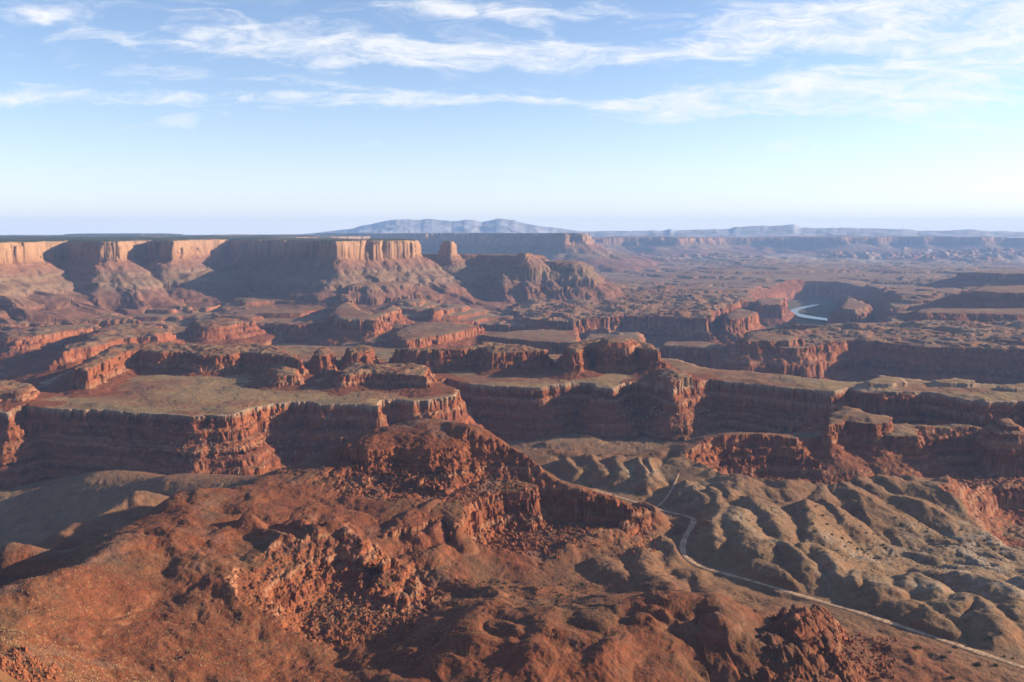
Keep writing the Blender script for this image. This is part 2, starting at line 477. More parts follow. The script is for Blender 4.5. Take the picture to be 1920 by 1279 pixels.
# skirts: lower lit butte in front of the promontory
FEATS.append(mesa('redrow', [(632, 572), (652, 566), (668, 578), (700, 590), (735, 572), (750, 580), (700, 602), (640, 600), (622, 590)], 268,
                  [(-20, 4), (0, 0), (10, -34), (40, -52), (100, -74)], edge=(18, 60), rib=(12, 24), own='redrow', seed=21, R=170))
FEATS.append(mesa('redrow', [(806, 578), (826, 575), (832, 582), (812, 585)], 246, [(-6, 3), (0, 0), (8, -28), (40, -46)], edge=(10, 30), rib=(5, 18), own='redrow', seed=22, R=100))
# far mesa behind, blue with distance
FEATS.append(mesa('far', [D(600, 15500), D(760, 13200), D(860, 12000), D(960, 11300), D(1055, 10600), D(1085, 10900), D(1090, 12500), D(1100, 17000), D(700, 20000)], 602,
                  [(-800, 4), (0, 0), (40, -110), (80, -130), (300, -210), (340, -250), (700, -340), (1000, -400)], edge=(260, 1400), rib=(90, 240), gully=(60, 500), top=(6, 1500), own='far', raw=True, seed=31, R=1500))
FEATS.append(mesa('far', [D(1085, 13500), D(1160, 15500), D(1400, 17500), D(1900, 18200), D(3400, 17500), D(3600, 30000), D(600, 30000), D(900, 14500)], 520,
                  [(-1500, 20), (0, 0), (80, -120), (400, -200), (1200, -330)], edge=(900, 3000), rib=(160, 500), gully=(40, 800), top=(30, 2500), own='far', raw=True, seed=32, R=2200))
# mid lands: canyon walls lit by the low sun
FEATS.append(mesa('bench', [(1080, 604), (1095, 597), (1180, 592), (1250, 593), (1325, 597), (1335, 585), (1400, 560), (1300, 540), (1000, 545), (960, 580), (1000, 600)], 205,
                  [(-300, 6), (0, 0), (12, -62), (24, -68), (34, -96), (80, -112)], edge=(40, 160), rib=(12, 36), top=(26, 240), own='bench', seed=41, R=150))
FEATS.append(mesa('bench', [(1360, 590), (1385, 578), (1420, 586), (1400, 597), (1365, 600)], 196, [(-20, 3), (0, 0), (10, -50), (60, -90)], edge=(14, 50), rib=(12, 28), own='bench', seed=42, R=130))
FEATS.append(mesa('bench', [(1418, 562), (1446, 558), (1470, 560), (1462, 572), (1425, 572)], 190, [(-20, 3), (0, 0), (12, -60), (60, -90)], edge=(14, 60), rib=(14, 30), own='bench', seed=43, R=130))
FEATS.append(mesa('bench', [(1580, 566), (1590, 558), (1606, 566), (1640, 580), (1616, 590), (1566, 588)], 170, [(-30, 24), (0, 0), (14, -40), (90, -110)], edge=(20, 60), rib=(12, 30), own='bench', seed=44, R=160))
# dark right wall across the river
FEATS.append(mesa('rightmesa', [(1395, 642), (1430, 650), (1500, 655), (1580, 636), (1640, 640), (1730, 650), (1830, 652), (2000, 660), (2400, 680), (2500, 600), (1900, 600), (1650, 604), (1500, 618), (1412, 622), (1385, 634)], 205,
                  [(-300, 6), (0, 0), (9, -26), (18, -31), (26, -56), (38, -62), (48, -92), (90, -112), (160, -160)], edge=(34, 130), rib=(10, 40), top=(20, 220), own='rightmesa', seed=51, R=230))
FEATS.append(mesa('rightmesa', [(1395, 626), (1425, 621), (1450, 626), (1500, 632), (1480, 640), (1400, 640)], 224, [(-30, 4), (0, 0), (14, -30), (60, -50)], edge=(18, 60), rib=(10, 26), own='rightmesa', seed=52, R=110))
FEATS.append(mesa('rightmesa', [(1240, 648), (1300, 651), (1355, 655), (1362, 648), (1320, 640), (1250, 640)], 178, [(-30, 2), (0, 0), (12, -44), (50, -70), (110, -110)], edge=(14, 70), rib=(12, 30), own='rightmesa', seed=53, R=140))
FEATS.append(mesa('rightmesa', [D(1808, 4700), D(1860, 4600), D(2000, 4400), D(2600, 4200), D(2800, 5200), D(2000, 5300), D(1850, 5150)], 296, [(-60, 6), (0, 0), (10, -16), (110, -54), (120, -66), (260, -98)], edge=(40, 160), rib=(12, 40), gully=(6, 60), own='rightmesa', raw=True, seed=54, R=330))
FEATS.append(mesa('rightmesa', [D(1795, 6700), D(1850, 6500), D(2000, 6300), D(2400, 6600), D(2000, 7400)], 308, [(-60, 6), (0, 0), (12, -30), (150, -80), (260, -104)], edge=(40, 160), rib=(12, 40), gully=(8, 70), own='rightmesa', raw=True, seed=55, R=330))
FEATS.append(mesa('rightmesa', [D(1712, 4250), D(1724, 4150), D(1780, 4120), D(2000, 4000), D(2400, 4000), D(2400, 4350), D(1900, 4400), D(1740, 4350)], 232, [(-60, 3), (0, 0), (20, -10), (100, -50)], edge=(26, 90), rib=(16, 30), own='rightmesa', raw=True, seed=56, R=150))
# bench of the pale rim: left mesa, notch, right wall
rim = [(-600, 800), (-200, 790), (-40, 768), (0, 772), (16, 776), (22, 764), (52, 760), (62, 764), (120, 765), (190, 767), (250, 772), (330, 777), (362, 781), (385, 778), (440, 776), (470, 763), (545, 752), (575, 752),
       (600, 757), (655, 757), (708, 759), (716, 750), (742, 747), (775, 751), (800, 749), (845, 742), (858, 735), (857, 729), (832, 722), (812, 716), (838, 712),
       (880, 719), (960, 724), (1016, 726), (1030, 722), (1070, 716), (1108, 716), (1122, 724), (1150, 728), (1165, 718), (1200, 715), (1238, 720), (1262, 731), (1290, 722), (1330, 712), (1385, 716),
       (1440, 722), (1500, 728), (1560, 733), (1600, 726), (1625, 724), (1648, 732), (1690, 734), (1745, 733), (1800, 746), (1850, 752), (1910, 750), (2000, 760), (2400, 800), (2600, 720), (2000, 700), (1900, 722), (1780, 712), (1760, 716), (1650, 702), (1628, 716), (1560, 712),
       (1480, 702), (1400, 694), (1330, 690), (1270, 672), (1200, 668), (1000, 662), (700, 650), (560, 646), (250, 650), (140, 690), (60, 722), (-60, 722), (-300, 740), (-600, 740)]
FEATS.append(mesa('bench', rim, 250, RIMPROF, edge=(9, 60), rib=(7, 24), gully=(0, 40), top=(3, 160), own='bench', cap=8.0, seed=61, R=260))
# red rows standing on that bench
RED = [
    # x range outline, top z
    ([(136, 690), (175, 666), (215, 646), (300, 643), (380, 645), (440, 645), (480, 644), (520, 649), (548, 662), (562, 672), (535, 669), (500, 663), (450, 659), (430, 664), (380, 666), (345, 658), (300, 661), (262, 655), (228, 660), (200, 676), (160, 694)], 298, 71),
    ([(500, 690), (535, 678), (560, 690), (556, 704), (520, 706)], 276, 72),
    ([(588, 658), (606, 649), (622, 658), (616, 668), (592, 668)], 300, 73),
    ([(636, 695), (660, 680), (700, 684), (740, 680), (790, 682), (806, 690), (796, 704), (700, 698), (640, 704)], 282, 74),
    ([(650, 652), (672, 644), (700, 650), (690, 661), (655, 662)], 300, 75),
    ([(740, 652), (842, 652), (880, 648), (905, 640), (950, 644), (1000, 650), (1030, 656), (1024, 657), (990, 659), (925, 661), (905, 653), (850, 656), (770, 657)], 300, 76),
    ([(1058, 648), (1078, 642), (1090, 637), (1120, 635), (1160, 633), (1196, 636), (1220, 645), (1236, 656), (1224, 656), (1190, 651), (1130, 650), (1098, 650), (1086, 660), (1074, 660), (1066, 653)], 309, 77),
    ([(1238, 690), (1262, 690), (1300, 704), (1296, 712), (1256, 712), (1236, 704)], 268, 78),
    ([(-60, 720), (-20, 712), (30, 712), (60, 722), (40, 734), (-30, 738), (-80, 736)], 274, 79),
]
for pts, zt, sd_ in RED:
    h = zt - 250
    FEATS.append(mesa('redrow', pts, zt, [(-40, 3), (-8, 0), (0, -3), (5, -h * .45), (12, -h * .52), (16, -h * .78), (50, -h * .95), (90, -h * 1.08)], edge=(9, 40), rib=(9, 18), gully=(2, 20), top=(7, 60), own='redrow', seed=sd_, R=130, tone=1))
FEATS.append(mesa('redrow', [(1130, 636), (1160, 632), (1185, 636), (1170, 643), (1140, 643)], 323, [(-10, 2), (0, 0), (20, -12), (34, -60)], edge=(5, 20), rib=(3, 14), own='redrow', seed=80, tone=1, noext=True))
# far rows behind, left middle distance
REDF = [
    ([(108, 652), (150, 640), (200, 612), (240, 606), (300, 612), (316, 620), (290, 630), (230, 634), (170, 650), (120, 660)], 262, 81),
    ([(366, 600), (440, 596), (470, 604), (420, 612), (376, 616)], 258, 82),
    ([(0, 622), (60, 612), (160, 606), (190, 612), (60, 630), (10, 634)], 248, 83),
    ([(20, 634), (80, 620), (86, 628), (30, 640)], 240, 84),
    ([(490, 606), (560, 602), (620, 604), (560, 610)], 240, 85),
    ([(-80, 590), (60, 580), (200, 585), (260, 600), (120, 604), (-40, 612)], 236, 86),
]
for pts, zt, sd_ in REDF:
    FEATS.append(mesa('redrow', pts, zt, [(-40, 3), (0, 0), (6, -13), (16, -16), (20, -29), (36, -35), (41, -45), (110, -62)], edge=(34, 120), rib=(9, 26), top=(10, 120), own='redrow', seed=sd_, R=170, tone=1))
# wall in shade in the middle and its lit knobs
FEATS.append(mesa('bench', [(900, 628), (950, 622), (1010, 617), (1078, 620), (1084, 634), (1080, 645), (1000, 640), (930, 633)], 214, [(-60, 2), (0, 0), (12, -40), (50, -70), (110, -100)], edge=(10, 60), rib=(9, 28), own='bench', seed=91, R=150))
FEATS.append(mesa('redrow', [(740, 622), (780, 604), (860, 606), (900, 612), (880, 618), (820, 630), (760, 640)], 236, [(-40, 3), (0, 0), (10, -24), (80, -46)], edge=(22, 60), rib=(12, 24), own='redrow', seed=92, R=150, tone=1))
# buttes in front of the right wall, near ground
FEATS.append(mesa('near', [(1555, 776), (1582, 760), (1612, 768), (1640, 778), (1672, 782), (1670, 790), (1640, 796), (1590, 790), (1552, 800)], 246, [(-30, 6), (0, 0), (3, -14), (9, -16), (12, -30), (40, -48), (80, -64)], edge=(8, 40), rib=(5, 14), gully=(3, 20), own='near', seed=101, R=110, tone=.9))
FEATS.append(mesa('near', [(1640, 800), (1700, 792), (1722, 806), (1718, 818), (1660, 818)], 226, [(-30, 6), (0, 0), (3, -12), (9, -14), (12, -28), (50, -50)], edge=(6, 40), rib=(5, 14), own='near', seed=102, R=90, tone=.9))
FEATS.append(mesa('near', [(1862, 790), (1880, 784), (1898, 786), (1910, 800), (1880, 800)], 247, [(-10, 2), (0, 0), (2, -7), (12, -12), (30, -44)], edge=(5, 20), rib=(4, 12), own='near', seed=103, noext=True, tone=.2))
# rock knobs near
FEATS.append(mesa('outcrop', [(1348, 1182), (1390, 1150), (1450, 1128), (1500, 1108), (1548, 1106), (1560, 1125), (1575, 1150), (1600, 1180), (1612, 1230), (1640, 1279), (1560, 1330), (1440, 1330), (1400, 1279), (1392, 1230), (1370, 1205)], 252,
                  [(-60, 14), (-25, 6), (0, -6), (5, -16), (14, -22), (20, -32), (36, -42), (60, -60)], edge=(8, 30), rib=(5, 12), top=(6, 26), tilt=.2, own='redhill', seed=111, R=90, tone=1))
FEATS.append(mesa('outcrop', [(716, 1002), (745, 992), (778, 990), (802, 976), (832, 968), (850, 984), (864, 976), (874, 952), (900, 934), (940, 924), (990, 922), (1010, 912), (985, 898), (900, 896), (820, 928), (755, 962)], 252,
                  [(-30, 5), (-6, 1), (0, 0), (2, -9), (5, -13), (6, -24), (10, -30), (24, -42), (34, -70)], edge=(5, 22), rib=(5, 10), top=(3, 16), own='redhill', seed=113, tone=1, noext=True))
FEATS.append(mesa('outcrop', [(640, 838), (690, 812), (740, 796), (790, 788), (860, 792), (905, 812), (900, 826), (860, 838), (800, 842), (740, 838), (690, 846)], 297,
                  [(-90, 20), (-40, 13), (-8, 3), (0, 0), (3, -7), (8, -11), (22, -24), (60, -56), (110, -112)], edge=(4, 26), rib=(4, 12), top=(2, 40), own='redhill', seed=112, tone=1, noext=True))
for pts, zt, sd_ in [([(1625, 714), (1660, 706), (1690, 708), (1700, 716), (1680, 720), (1632, 719)], 259, 121), ([(1752, 712), (1790, 709), (1822, 713), (1828, 720), (1760, 718)], 258, 122), ([(1870, 722), (1930, 717), (2000, 720), (1990, 729), (1880, 729)], 258, 123)]:
    FEATS.append(mesa('bench', pts, zt, [(-30, 2), (0, 0), (3, -7), (20, -10), (50, -16)], edge=(9, 30), rib=(6, 14), top=(1.5, 30), own='bench', seed=sd_, cap=14.0, noext=True))
FEATS.append(mesa('plateau', [D(130, 13000), D(260, 12500), D(345, 12800), D(330, 15000), D(150, 15000)], 590, [(-200, 10), (0, 0), (30, -18), (120, -26)], edge=(120, 500), rib=(40, 160), top=(4, 300), own='plateau', raw=True, seed=131))
FEATS.append(mesa('plateau', [D(380, 10500), D(520, 10000), D(600, 10300), D(590, 12000), D(420, 12000)], 580, [(-200, 6), (0, 0), (30, -14), (120, -22)], edge=(120, 500), rib=(40, 160), top=(4, 300), own='plateau', raw=True, seed=132))
# pale cliff over the hollow behind the road country is carved below


def carve(pts, zf, prof, edge=(0, 60), rib=(0, 20), own=None, seed=1, R=150, raw=False, sm=0, tone=1, gully=(0, 30), rk=.8):
    if not raw:
        pts = [P(a, b, zf) for a, b in pts]
    if sm:
        pts = smoothpoly(pts, True, sm)
    prof = list(prof) + [(prof[-1][0] + 40, prof[-1][1] + 45), (prof[-1][0] + 70, prof[-1][1] + 150)]
    R = prof[-1][0] + 25
    return dict(rk=rk, poly=Poly(pts), zf=zf, S=np.array([a for a, b in prof], float), Z=np.array([b for a, b in prof], float), edge=edge, rib=rib, own=own, seed=seed, R=R, tone=tone, gully=gully)


CARVES_FAR = [
    # floor of the canyon with meadow and the river
    carve([(1085, 640), (1180, 634), (1270, 632), (1340, 622), (1350, 606), (1440, 600), (1452, 585), (1490, 562), (1520, 558), (1550, 560), (1585, 575), (1610, 600), (1620, 630), (1600, 648), (1500, 652), (1395, 652), (1200, 660), (1085, 656)], 74,
          [(0, 0), (40, 2), (60, 30), (70, 80), (160, 130), (260, 200)], edge=(16, 140), rib=(14, 40), seed=201, R=280),
    carve([(1220, 770), (1300, 800), (1420, 806), (1650, 822), (2000, 850), (2500, 880), (2500, 740), (1900, 700), (1640, 690), (1400, 668), (1250, 662)], 58,
          [(0, 0), (30, 8), (90, 60), (100, 100), (160, 140), (200, 200)], edge=(20, 140), rib=(14, 40), seed=202, R=220),
    carve([(-700, 790), (-200, 730), (0, 716), (150, 700), (160, 690), (0, 688), (-300, 700), (-800, 730)], 58,
          [(0, 0), (20, 6), (60, 50), (66, 90), (130, 120), (160, 200)], edge=(18, 120), rib=(14, 40), seed=203, R=220),
    carve([(830, 652), (950, 658), (1075, 664), (1078, 652), (1000, 646), (900, 642)], 100, [(0, 0), (20, 8), (50, 60), (60, 90), (130, 120), (160, 200)], edge=(12, 100), rib=(10, 40), seed=204, R=180),
]
CARVES_NEAR = [
    # red amphitheatre
    carve([(1352, 905), (1375, 896), (1430, 892), (1500, 895), (1560, 900), (1580, 915), (1540, 930), (1450, 930), (1385, 922)], 172,
          [(-20, -3), (0, 0), (12, 5), (15, 12), (26, 17), (29, 25), (41, 31), (44, 39), (57, 43), (60, 53), (85, 90)], edge=(9, 50), rib=(7, 22), gully=(3, 14), seed=211, R=190, tone=1),
    carve([(1560, 922), (1700, 918), (1800, 918), (1960, 912), (2100, 890), (2100, 866), (1900, 872), (1760, 878), (1640, 884), (1570, 893)], 166,
          [(-20, -3), (0, 0), (12, 6), (15, 14), (28, 19), (31, 28), (46, 34), (49, 42), (66, 48), (90, 80)], edge=(9, 50), rib=(6, 22), gully=(3, 14), seed=212, R=160, tone=1),
    # small red cut at the right edge
    carve([(1812, 948), (1860, 944), (1960, 950), (2050, 960), (1960, 962), (1850, 958)], 176, [(0, 0), (8, 5), (11, 14), (24, 18), (50, 34)], edge=(5, 30), rib=(4, 12), seed=213, R=60, tone=1),
    # alcove under the ledge of the red hill
    carve([(872, 1010), (884, 985), (905, 972), (960, 970), (1040, 975), (1110, 980), (1165, 982), (1150, 1000), (1090, 1018), (1040, 1034), (960, 1040), (890, 1035)], 208,
          [(-10, -2), (0, 0), (6, 5), (9, 22), (12, 30), (16, 33), (19, 42), (50, 62)], edge=(5, 34), rib=(5, 12), seed=214, R=60, tone=1),
    # hollow left of it
    # rubble hollow below the lobes
    carve([(560, 1150), (600, 1120), (640, 1110), (700, 1130), (740, 1150), (740, 1190), (640, 1212), (580, 1200)], 222,
          [(0, 0), (14, 7), (17, 14), (30, 20), (34, 27), (60, 40), (90, 70)], edge=(9, 40), rib=(7, 16), seed=217, R=110, tone=1),
    # gullies between the lobes
    # river side canyon at right edge of near ground
    carve([(1905, 1060), (1880, 1010), (1900, 980), (2300, 960), (2300, 1120)], 110, [(0, 0), (30, 20), (34, 40), (60, 60), (90, 100)], edge=(8, 60), rib=(5, 20), seed=220, R=100, tone=.3),
    # cut below the dark ridge lobes
]
# cliff of pale rock along the far lip of the road country
LIP = Poly([P(945, 828, 205), P(1000, 838, 208), P(1090, 848, 210), P(1140, 850, 211), P(1190, 846, 212), P(1262, 830, 215), P(1268, 805, 216)], closed=False)

# ------------------------------------------------------------------ the road
ROAD_PX = [(985, 866), (1015, 880), (1060, 899), (1110, 912), (1170, 930), (1240, 953), (1292, 966), (1303, 973), (1296, 988), (1284, 1008), (1278, 1028), (1286, 1047), (1315, 1062), (1390, 1082), (1480, 1110),
           (1600, 1140), (1700, 1172), (1800, 1205), (1920, 1243), (2060, 1290)]
TRACK_PX = [(1222, 944), (1245, 930), (1262, 908), (1272, 888)]
ROAD = smoothpoly([P(a, b, 200) for a, b in ROAD_PX], False, 2)
TRACK = smoothpoly([P(a, b, 207) for a, b in TRACK_PX], False, 2)
ROADP, TRACKP = Poly(ROAD, False), Poly(TRACK, False)


# spurs and lobes: chains of (px, py), then height above the slope, half width, side slope
SPURS = [
    ([(1062, 862), (1074, 880), (1085, 897)], 8, 5, .6), ([(1100, 858), (1122, 880), (1135, 902)], 10, 6, .6), ([(1148, 862), (1162, 885), (1170, 912)], 11, 6, .6),
    ([(1185, 868), (1205, 890), (1212, 925)], 12, 6, .65), ([(1217, 862), (1224, 890), (1222, 915)], 10, 5, .6), ([(1290, 905), (1282, 922), (1271, 938)], 9, 5, .6),
    ([(1297, 918), (1312, 935), (1326, 955)], 12, 6, .6), ([(1331, 922), (1340, 940), (1346, 958)], 12, 6, .6), ([(1361, 925), (1369, 947)], 11, 6, .6),
    ([(1361, 952), (1356, 990), (1348, 1018), (1335, 1032)], 14, 7, .6), ([(1372, 960), (1402, 1018), (1421, 1067)], 15, 8, .55), ([(1400, 940), (1440, 975), (1470, 1010)], 12, 7, .5),
    ([(1496, 950), (1520, 985), (1528, 1025)], 15, 7, .6), ([(1530, 945), (1556, 968), (1578, 990)], 12, 6, .6), ([(1410, 1037), (1455, 1034), (1495, 1062), (1530, 1092)], 16, 8, .6),
    ([(1496, 1048), (1537, 1045), (1565, 1070), (1582, 1100)], 16, 8, .6), ([(1400, 1066), (1440, 1072), (1475, 1092)], 10, 8, .5),
    ([(1600, 1105), (1636, 1094), (1655, 1115), (1664, 1143)], 15, 8, .6), ([(1690, 1110), (1712, 1095), (1735, 1112), (1748, 1140)], 14, 8, .6), ([(1690, 1148), (1720, 1145), (1763, 1180)], 10, 7, .55),
    ([(1765, 1160), (1800, 1138), (1835, 1150), (1864, 1198)], 16, 8, .6), ([(1800, 1090), (1850, 1105), (1885, 1130), (1910, 1180)], 16, 9, .6), ([(1900, 1100), (1950, 1130), (1980, 1190)], 14, 8, .6),
    ([(1840, 1070), (1790, 1085), (1740, 1078)], 9, 9, .4), ([(1640, 1060), (1600, 1065), (1570, 1055)], 9, 8, .45),
    ([(1190, 1030), (1220, 1064), (1243, 1122)], 9, 7, .5), ([(1120, 1050), (1160, 1075), (1190, 1110)], 6, 8, .4), ([(1290, 1072), (1315, 1100), (1340, 1118)], 6, 8, .45), ([(1240, 1010), (1262, 1040), (1262, 1075)], 6, 6, .45),
    ([(1000, 905), (1030, 925), (1070, 945)], 5, 5, .5), ([(1030, 830), (1080, 822), (1120, 826)], 8, 9, .5),
    # valley side in the shade
    
    # foreground dark red ridge
    ([(812, 1204), (860, 1168), (940, 1152), (1040, 1166), (1180, 1160), (1278, 1131), (1340, 1170), (1385, 1190)], 5, 12, .45),
    ([(1150, 1166), (1165, 1195), (1150, 1240)], 6, 8, .5), ([(1190, 1164), (1222, 1188), (1208, 1225)], 8, 7, .55), ([(1278, 1137), (1292, 1185), (1298, 1230)], 9, 6, .6), ([(1240, 1152), (1256, 1190), (1258, 1220)], 7, 5, .6), ([(1340, 1172), (1362, 1205), (1385, 1245)], 12, 6, .8),
    ([(1110, 1172), (1120, 1205), (1100, 1260)], 6, 24, .4), ([(917, 1150), (900, 1195), (880, 1250)], 8, 18, .4), ([(1010, 1168), (1000, 1210), (960, 1270)], 6, 26, .35),
    # lobes of the big hill
    ([(450, 992), (490, 998), (518, 1014), (504, 1062)], 11, 6, .8), ([(548, 990), (578, 1000), (590, 1020), (560, 1052)], 13, 7, .8), ([(604, 992), (640, 1002), (652, 1022), (620, 1060)], 12, 6, .8),
    ([(312, 1000), (342, 1049), (408, 1074), (442, 1137)], 8, 7, .45), ([(620, 862), (560, 885), (470, 912), (400, 938), (320, 965)], 5, 6, .5), ([(800, 1070), (860, 1100), (960, 1130)], 5, 8, .4),
    ([(700, 1075), (760, 1050), (830, 1030)], 7, 4, .8), ([(275, 948), (230, 975), (175, 1000), (120, 1035)], 30, 8, .6),
    # ledge slabs above the alcove and the arm beyond it
    ([(722, 1000), (790, 962), (860, 925), (935, 893), (985, 885)], 7, 8, .8), ([(760, 1012), (820, 985), (862, 955)], 8, 6, 1.0), ([(845, 975), (852, 1000), (850, 1018)], 14, 5, 1.2),
    ([(1000, 915), (1080, 935), (1150, 950), (1212, 962)], 9, 4, 1.1), ([(1190, 952), (1215, 958), (1226, 972)], 12, 5, 1.0), ([(1040, 1032), (1090, 1012), (1150, 992), (1205, 975)], 7, 5, .7),
]
_SP = []
for pts_, h_, w_, k_ in SPURS:
    q_ = []
    for (a_, b_) in pts_:
        zz_ = 210.0
        for _ in range(6):
            xy_ = P(a_, b_, zz_)
            zz_ = 0.5 * zz_ + 0.5 * float(_tps_eval(_wz, np.array([xy_[0]], f32), np.array([xy_[1]], f32), _wr)[0][0])
            zz_ = min(max(zz_, 90), 330)
        q_.append((xy_[0], xy_[1], zz_))
    q_ = smoothpoly(q_, False, 1)
    _SP.append((q_, h_, w_, k_))


def spurs(x, y, z):
    wx = x + 8 * perlin(x / 38, y / 38, 800) + 12 * perlin(x / 110, y / 110, 805) + 2 * perlin(x / 13, y / 13, 801)
    wy = y + 8 * perlin(x / 38, y / 38, 802) + 10 * perlin(x / 110, y / 110, 806) + 2 * perlin(x / 13, y / 13, 803)
    for (q, h, w_, k) in _SP:
        p = np.array(q); R = h / k + w_ * 2 + 30
        sel = np.nonzero((x > p[:, 0].min() - R) & (x < p[:, 0].max() + R) & (y > p[:, 1].min() - R) & (y < p[:, 1].max() + R))[0]
        if not sel.size:
            continue
        xs, ys = wx[sel], wy[sel]
        best = np.full(xs.shape, -1e9, f32)
        n = len(q) - 1
        for i in range(n):
            ax, ay, az = q[i]; bx, by, bz = q[i + 1]
            ex, ey = bx - ax, by - ay
            t = np.clip(((xs - ax) * ex + (ys - ay) * ey) / (ex * ex + ey * ey + 1e-6), 0, 1)
            d = np.hypot(xs - ax - t * ex, ys - ay - t * ey)
            fade = np.minimum(1, (i + t) / n * 4 + .5) * np.minimum(1, (n - i - t) / n * 3 + .35)
            best = np.maximum(best, az + (bz - az) * t + h * fade - k * (np.sqrt(d * d + w_ * w_) - w_))
        a = z[sel]
        # soft union
        m = np.clip(.5 + .5 * (best - a) / 5.0, 0, 1)
        z[sel] = a * (1 - m) + best * m + 5.0 * m * (1 - m) * .5
    return z


def height(X, Y, full=True):
    """height, owner, red/tone, cap flag, scarp flag at plan points (1-D float32 arrays)"""
    X = X.astype(f32); Y = Y.astype(f32)
    n = X.size
    R_ = np.sqrt(X * X + Y * Y)
    own = np.zeros(n, np.int8)
    red = np.zeros(n, f32); cap = np.zeros(n, f32); rock = np.zeros(n, f32)
    # far lowland -----------------------------------------------------------
    H = np.zeros(n, f32)
    fi = np.nonzero(R_ > 2000)[0]
    if fi.size:
        x, y = X[fi], Y[fi]
        wx = x + 160 * fbm(x, y, 900, 3, 301); wy = y + 160 * fbm(x, y, 900, 3, 305)
        a = fbm(wx * 0.8, wy * 1.15, 1500, 5, 310, gain=0.5)
        b = billow(wx, wy, 700, 4, 320)
        kf = sstep(4500, 9000, R_[fi])
        if kf.max() > 0:
            a = a * (1 - kf) + kf * 1.15 * fbm(wx * .7, wy, 4200, 6, 311, gain=.5)
            b = b * (1 - kf) + kf * billow(wx, wy, 2100, 4, 321, gain=.45)
        b2_ = billow(wx, wy, 330, 3, 325, gain=.4)
        z = 190 + a * 62 + (b - 0.4) * 46 + (b2_ - .4) * 16
        r = R_[fi]
        zt = terrace(z, 22, 0.8, off=6 * perlin(x / 1200, y / 1200, 5))
        zt = 0.86 * zt + 0.14 * z
        # more upstanding rocks far off
        ne = sstep(12000, 16000, r) * sstep(0.1, 0.5, fbm(x, y, 3500, 2, 350) + 0.35)
        zt = zt + ne * np.maximum(billow(x, y, 320, 3, 360) - 0.35, 0) * 150
        zt = zt + fbm(x, y, 60, 4, 326, gain=.6) * 2.5
        zt = zt - 30 * sstep(4200, 3000, r)
        H[fi] = zt
        red[fi] = 0.30 + 0.55 * fbm(x, y, 700, 5, 330, gain=.6); rock[fi] = .6
    # near ground -----------------------------------------------------------
    ni = np.nonzero(R_ < 2750)[0]
    if ni.size:
        x, y = X[ni], Y[ni]
        z, rd = _tps_eval(_wz, x, y, _wr)
        rd = np.clip(rd + 0.18 * fbm(x, y, 90, 4, 401), -0.2, 1.2)
        soft = sstep(0.75, 0.45, rd)
        # badland lobes
        wx = x + 16 * fbm(x, y, 90, 3, 410); wy = y + 16 * fbm(x, y, 90, 3, 411)
        b1 = billow(wx * 1.0, wy * 0.9, 84, 2, 420, gain=.25)
        b2 = billow(wx, wy, 46, 2, 430, gain=.3)
        droad, _ = ROADP.sdf(x, y)
        dtrack, _ = TRACKP.sdf(x, y)
        near_road = 1 - sstep(10, 60, np.minimum(droad, dtrack))
        lob = (b1 - 0.4) * 34 + (b2 - .4) * 5
        lob *= sstep(-60, 120, x)
        quiet = sstep(1450, 1650, y)
        z += lob * soft * (1 - 0.9 * near_road) * sstep(2050, 1700, y) * (.36 - .2 * quiet) - 2.5 * soft
        z = spurs(x, y, z)
        z += soft * (1 - near_road) * (billow(wx, wy, 15, 2, 432, gain=.5) - .4) * 1.0
        # hill relief
        hm = sstep(0.62, 0.85, rd)
        g = fbm(wx, wy, 70, 5, 440, gain=.55)
        z += hm * (g * 4.5 + 2.5 * (billow(wx + 90, wy, 48, 2, 448, gain=.35) - .4) * sstep(1000, 850, y) + (billow(wx, wy, 24, 3, 445, gain=.5) - .4) * .7 * (1 - near_road))
        b3 = billow(wx, wy * 0.8, 56, 2, 450, gain=.35)
        za, zb = P(530, 1020, 262), P(1120, 1200, 252)
        lz = np.exp(-(((x - za[0]) / 90) ** 2 + ((y - za[1]) / 90) ** 2)) + np.exp(-(((x - zb[0]) / 170) ** 2 + ((y - zb[1]) / 80) ** 2))
        z += hm * (b3 - .4) * (3 + 5 * np.clip(lz, 0, 1)) * (1 - near_road)
        # rocky ledges in patches on the hill
        hp = P(800, 885, 275)
        pk = np.exp(-(((x - hp[0]) / 150) ** 2 + ((y - hp[1]) / 70) ** 2) ** 1.5)
        hq = P(680, 1090, 232)
        pk2 = np.exp(-(((x - hq[0]) / 75) ** 2 + ((y - hq[1]) / 75) ** 2))
        hr_ = P(1150, 960, 230)
        pk3 = np.exp(-(((x - hr_[0]) / 110) ** 2 + ((y - hr_[1]) / 40) ** 2))
        crag = np.clip((pk * 1.3 + pk2 * 1.5 + pk3 * 1.2) * (0.65 + 0.9 * fbm(x, y, 60, 3, 460)), 0, 1)
        zc = z + 5 * fbm(x, y, 26, 4, 470)
        zt = terrace(zc, 10.5, .55, off=3 * perlin(x / 50, y / 50, 471) + 0.10 * x)
        cb = billow(x, y, 13, 3, 480, gain=.55)
        bi = np.nonzero(crag > .02)[0]
        bl = np.zeros(x.shape, f32)
        if bi.size:
            bl[bi] = blocks(x[bi], y[bi], 40)
        z = z * (1 - crag) + crag * (zt + (cb - .45) * 2.5 + bl)
        rk = crag.copy()
        # pale stony bench
        pl = sstep(0.12, -0.02, rd) * sstep(188, 178, z)
        z += pl * (terrace(z + 6 * fbm(x, y, 45, 4, 490), 4, .6) - z) * 0.7
        ow = np.full(ni.size, OWN['near'], np.int8)
        ow[hm > .5] = OWN['redhill']
        cap_ = np.zeros(ni.size, f32)
